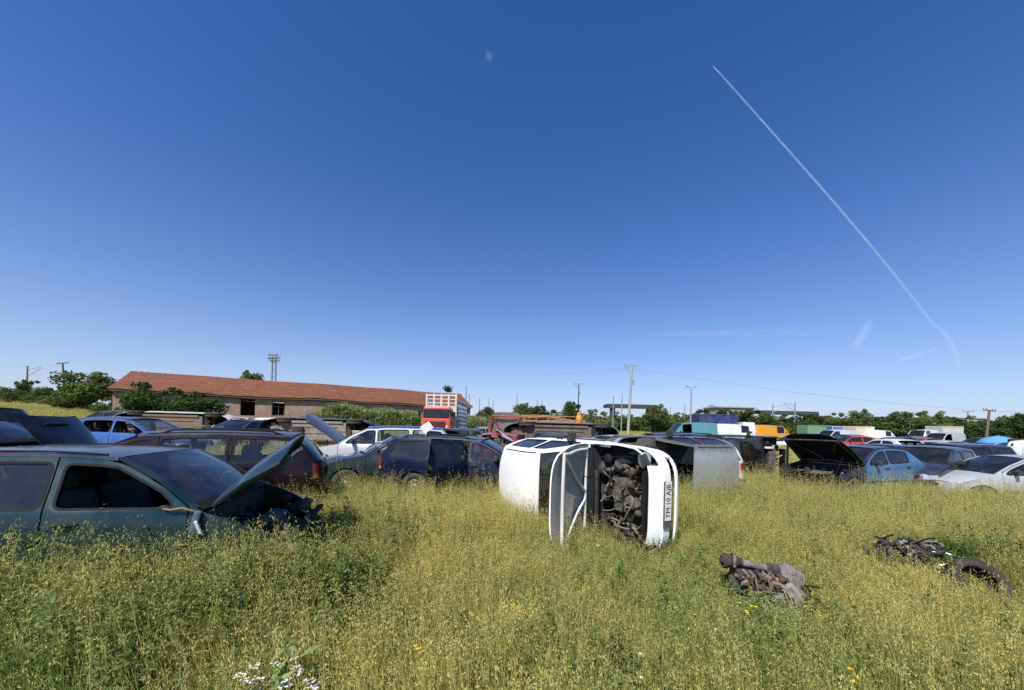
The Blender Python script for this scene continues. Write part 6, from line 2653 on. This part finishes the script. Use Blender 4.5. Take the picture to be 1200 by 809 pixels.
# extra weeds round the teal car and at the burgundy estate's tail
for _ in range(1300):
    x = rg.uniform(-4.6, -1.55)
    side_y = 2.93 + (x + 3.84) * .28
    y = side_y - .03 - abs(rg.gauss(0, .33))
    z_ = (1.3 if x < -2.9 else 1.15) * rg.uniform(.75, 1.2) * (1 + .25 * fbm(x, y, 1.4, 77))
    pts.append((x, y, ground(x, y) - .02, rg.uniform(-.25, .25), -.25 + rg.uniform(-.2, .2), rg.uniform(0, 6.28), rg.uniform(1, 1.3), z_, rg.choice((7, 8, 9, 7, 4, 6, 2)), rg.uniform(0, .7)))
for _ in range(160):
    x, y = rg.gauss(-1.85, .35), rg.gauss(5.1, .75)
    pts.append((x, y, ground(x, y) - .02, rg.uniform(-.2, .2), rg.uniform(-.2, .2), rg.uniform(0, 6.28), rg.uniform(1.1, 1.5), rg.uniform(1.0, 1.5), rg.choice((9, 9, 8, 7)), rg.uniform(.2, .7)))
for _ in range(45):
    x, y = rg.gauss(1.95, .5), rg.gauss(3.2, .22)
    pts.append((x, y, ground(x, y) - .02, rg.uniform(-.2, .2), rg.uniform(-.2, .2), rg.uniform(0, 6.28), 1.0, rg.uniform(.5, .8), rg.choice((7, 9)), rg.uniform(.0, .3)))
for px_, D_, n_, sd_, zz, kinds in ((968, 5.9, 34, .22, 1.0, (7, 9, 8)), (1112, 5.0, 40, .30, .9, (7, 8)), (1168, 4.75, 46, .14, 1.25, (8, 7)), (1000, 8.6, 30, .3, 1.2, (8, 9)), (1130, 9.0, 40, .5, 1.1, (8, 7)),
                                   (402, 5.3, 50, .4, 1.15, (7, 8, 9)), (575, 3.4, 36, .35, .8, (7, 9)), (905, 3.3, 40, .25, .75, (9, 7)), (655, 2.6, 34, .25, .7, (7, 8)), (1060, 2.9, 34, .35, .7, (9, 8))):
    c_ = G(px_, D_)
    for _ in range(n_):
        x, y = rg.gauss(c_.x, sd_), rg.gauss(c_.y, sd_ * .8)
        pts.append((x, y, ground(x, y) - .02, rg.uniform(-.2, .2), rg.uniform(-.25, .1), rg.uniform(0, 6.28), rg.uniform(.9, 1.3), zz * rg.uniform(.7, 1.15), rg.choice(kinds), rg.uniform(.1, .5)))
gr = instancer('meadow_grass', protos, pts)
tag(gr, 'tall seeding meadow grass and weeds around the wrecked vehicles', 'grass', kind='stuff')
pts = []
sow(15000, 11.5, 48, 1.0, 1.0, lambda x, y, dr: rg.choice((0, 1, 2)), 1.35, 2)
sow(6500, 46, 75, 1.7, 1.1, lambda x, y, dr: rg.choice((0, 1, 2)), 1.35, 2)
gr2 = instancer('far_grass', [tuft_patch(31), tuft_patch(32, .5), tuft_patch(33, .62)], pts)
tag(gr2, 'tall meadow grass of the farther field between the rows of wrecks', 'grass', kind='stuff')
# pale weeds on the bank before the barn
pts = []
for _ in range(1500):
    u = rg.uniform(.40, 1.02)
    q_ = RA.lerp(RB_, u)
    nrm = Vector((bd.y, -bd.x, 0))
    o_ = q_ + nrm * (HALF + rg.uniform(.3, 4.5))
    w_ = min(1, max(.25, (u - .38) / .12))
    h_ = 1.9 * w_ * (1 + .25 * fbm(o_.x, o_.y, .4, 8)) * (1.15 if u < .75 else 1.0)
    pts.append((o_.x, o_.y, ground(o_.x, o_.y) - .05, rg.uniform(-.1, .1), rg.uniform(-.1, .1), rg.uniform(0, 6.28), 1.3, h_, rg.choice((0, 1)), rg.uniform(.2, .9)))
gr3 = instancer('pale_weeds', [tuft_bank(41), tuft_bank(42)], pts)
tag(gr3, 'bank of pale green weeds growing up against the barn wall', 'weeds', kind='stuff')


# ------------------------------------------------------------------ single flowers
def tuft_obj(name, label, cat, t, loc, group=None, scale=1.0):
    o = link(name, t.mesh(name), None)
    o.location = loc
    o.scale = (scale,) * 3
    tag(o, label, cat, group)
    return o


def umbel_plant(seed):
    t = Tuft(seed)
    r = t.r
    for _ in range(16):
        t.leaf(Vector((r.gauss(0, .07), r.gauss(0, .07), r.uniform(.1, .48))), Vector((r.uniform(-1, 1), r.uniform(-1, 1), r.uniform(.1, 1.0))), r.uniform(.08, .16), .045, 4)
    for _ in range(8):
        b_ = Vector((r.gauss(0, .06), r.gauss(0, .05), 0))
        tip, d = t.blade(b_, r.uniform(.32, .46), .006, r.uniform(.1, .5), r.uniform(0, 6.28), 1, 3)
        for i in range(16):
            a, q = r.uniform(0, 6.28), r.random() ** .5 * .024
            t.leaf(tip + Vector((q * math.cos(a), q * math.sin(a), r.uniform(-.002, .006))), Vector((math.cos(a), math.sin(a), .05)), .016, .014, 6)
    return t


def flower_plant(seed, mat, h=.34, n=1, size=.022):
    t = Tuft(seed)
    r = t.r
    for _ in range(n):
        tip, d = t.blade(Vector((r.gauss(0, .02), r.gauss(0, .02), 0)), h * r.uniform(.85, 1.1), .005, r.uniform(.02, .2), r.uniform(0, 6.28), 1, 3)
        for i in range(14):
            a = i / 14 * 6.28
            t.leaf(tip, Vector((math.cos(a), math.sin(a), .3 if i % 2 else .7)), size, size * .45, mat)
    for i in range(5):
        a = r.uniform(0, 6.28)
        t.leaf(Vector((0, 0, h * r.uniform(.1, .6))), Vector((math.cos(a), math.sin(a), .5)), .07, .025, 3)
    return t


for px, py, D, lb, sd, sc in ((316, 789, 2.0, 'large clump of white umbel flowers in the grass at the bottom left', 61, 1.05), (337, 775, 2.15, 'smaller white umbel plant beside the large white clump', 62, .95)):
    p = P(px, py, D)
    tuft_obj('white_umbel_plant', lb, 'flower', umbel_plant(sd), (p.x, p.y, p.z - .44 * sc), 'white flowering plants at the bottom left', sc)
for px, py, D, mat, n, sz, lb, nm in (
        (1000, 791, 2.35, 5, 3, .026, 'bright yellow flower low in the grass at the bottom right', 'yellow_flower'),
        (487, 755, 2.45, 5, 4, .016, 'small yellow flower cluster in the green grass left of the middle', 'yellow_flower'),
        (752, 774, 2.3, 6, 1, .018, 'upper of two white daisies near the bottom middle', 'white_daisy'),
        (748, 795, 2.2, 6, 1, .018, 'lower of two white daisies near the bottom middle', 'white_daisy'),
        (839, 732, 2.8, 6, 1, .016, 'white daisy in the grass below the dusty engine', 'white_daisy'),
        (877, 711, 3.15, 5, 5, .018, 'yellow flower cluster at the foot of the dusty engine', 'yellow_flower'),
        (958, 718, 3.0, 5, 3, .014, 'little yellow flower right of the dusty engine', 'yellow_flower'),
        (704, 642, 3.7, 6, 1, .022, 'white daisy in front of the overturned white car', 'white_daisy')):
    p = P(px, py, D)
    h = p.z - ground(p.x, p.y)
    tuft_obj(nm, lb, 'flower', flower_plant(int(px), mat, max(.2, h), n, sz), (p.x, p.y, ground(p.x, p.y)))

# ================================================================== CONTRAIL AND WISPS, NINE KILOMETRES UP
def cloud_mat(name, dens, scale):
    m, nt, b = new_mat(name)
    out = nt.nodes['Material Output']
    nt.nodes.remove(b)
    d = nt.nodes.new('ShaderNodeBsdfDiffuse')
    d.inputs[0].default_value = (.85, .85, .87, 1)
    t = nt.nodes.new('ShaderNodeBsdfTranslucent')
    t.inputs[0].default_value = (.85, .85, .87, 1)
    ad = nt.nodes.new('ShaderNodeMixShader')
    nt.links.new(d.outputs[0], ad.inputs[1])
    nt.links.new(t.outputs[0], ad.inputs[2])
    tr = nt.nodes.new('ShaderNodeBsdfTransparent')
    at = nt.nodes.new('ShaderNodeAttribute')
    at.attribute_name = 'dens'
    mul = nt.nodes.new('ShaderNodeMath')
    mul.operation = 'MULTIPLY'
    nt.links.new(at.outputs['Fac'], mul.inputs[0])
    f = ramp(nt, nz(nt, scale, 5, .6), [(.3, .45), (.7, 1.)])
    nt.links.new(f, mul.inputs[1])
    m2 = nt.nodes.new('ShaderNodeMath')
    m2.operation = 'MULTIPLY'
    m2.inputs[1].default_value = dens
    nt.links.new(mul.outputs[0], m2.inputs[0])
    mx = nt.nodes.new('ShaderNodeMixShader')
    nt.links.new(m2.outputs[0], mx.inputs[0])
    nt.links.new(tr.outputs[0], mx.inputs[1])
    nt.links.new(ad.outputs[0], mx.inputs[2])
    nt.links.new(mx.outputs[0], out.inputs[0])
    return m


CLOUD = cloud_mat('ice_cloud', .5, .0012)
ALT = 9000.0


def sky_point(px, py):
    d = P(px, py, 1.0) - CAM
    return CAM + d * ((ALT - CAM.z) / d.z)


def trail(name, label, path, dens):
    """path: (px, py, width in picture pixels); nested thin tubes, denser in the middle"""
    pts3 = [sky_point(a, b_) for a, b_, _ in path]
    rad = [(p - CAM).length / F * w * .5 for p, (_, _, w) in zip(pts3, path)]
    vs, fs, dn = [], [], []
    NS, RG = 8, (1.0, .7, .42)
    for ri in RG:
        o = len(vs)
        for i, p in enumerate(pts3):
            d = (pts3[min(i + 1, len(pts3) - 1)] - pts3[max(i - 1, 0)]).normalized()
            a = d.cross(Vector((0, 0, 1))).normalized()
            u = a.cross(d)
            e = 1.0 if 0 < i < len(pts3) - 1 else .0
            for k in range(NS):
                th_ = 2 * math.pi * k / NS
                vs.append(p + (a * math.cos(th_) + u * math.sin(th_) * .5) * rad[i] * ri)
                dn.append(dens * e * (1 - .75 * max(0, i / (len(pts3) - 1) - .45) / .55) * (.35 if ri == 1.0 else (.6 if ri > .5 else 1.)))
        for i in range(len(pts3) - 1):
            for k in range(NS):
                k2 = (k + 1) % NS
                fs.append((o + i * NS + k, o + i * NS + k2, o + (i + 1) * NS + k2, o + (i + 1) * NS + k))
    me = bpy.data.meshes.new(name)
    me.from_pydata([tuple(v) for v in vs], [], fs)
    at = me.attributes.new('dens', 'FLOAT', 'POINT')
    at.data.foreach_set('value', dn)
    o = link(name, me, None, [CLOUD])
    tag(o, label, 'cloud' if name != 'contrail' else 'contrail')
    return o


cd.clip_end = 200000
path = [(835, 77, 2.0)]
for i in range(30):
    t = i / 29
    path.append((838 + (1092 - 838) * t + 7 * math.sin(t * 3.1) * t, 80 + (378 - 80) * t ** 1.02, 1.5 + 1.2 * t))
path += [(1103, 386, 4.5), (1110, 394, 5), (1116, 404, 5), (1121, 416, 4), (1124, 428, 3), (1126, 440, 2)]
trail('contrail', 'long thin white contrail slanting down across the blue sky', path, .17)
trail('cloud_wisp', 'short upright cloud wisp left of the contrail end', [(1002, 412, 8), (1006, 400, 9), (1012, 390, 10), (1018, 380, 9), (1021, 372, 6)], .10)
trail('cloud_wisp', 'faint slanting cloud streak beside the lower contrail', [(1046, 426, 5), (1060, 421, 6), (1075, 416, 6), (1090, 411, 5), (1102, 404, 4)], .10)
trail('cloud_wisp', 'tiny faint cloud speck high left of the contrail', [(571, 58, 5), (573, 66, 8), (574, 74, 5)], .07)
trail('cloud_wisp', 'faint horizontal cirrus streak low over the horizon at right', [(730, 394, 8), (800, 391, 12), (880, 390, 14), (950, 391, 12), (1000, 392, 8)], .06)
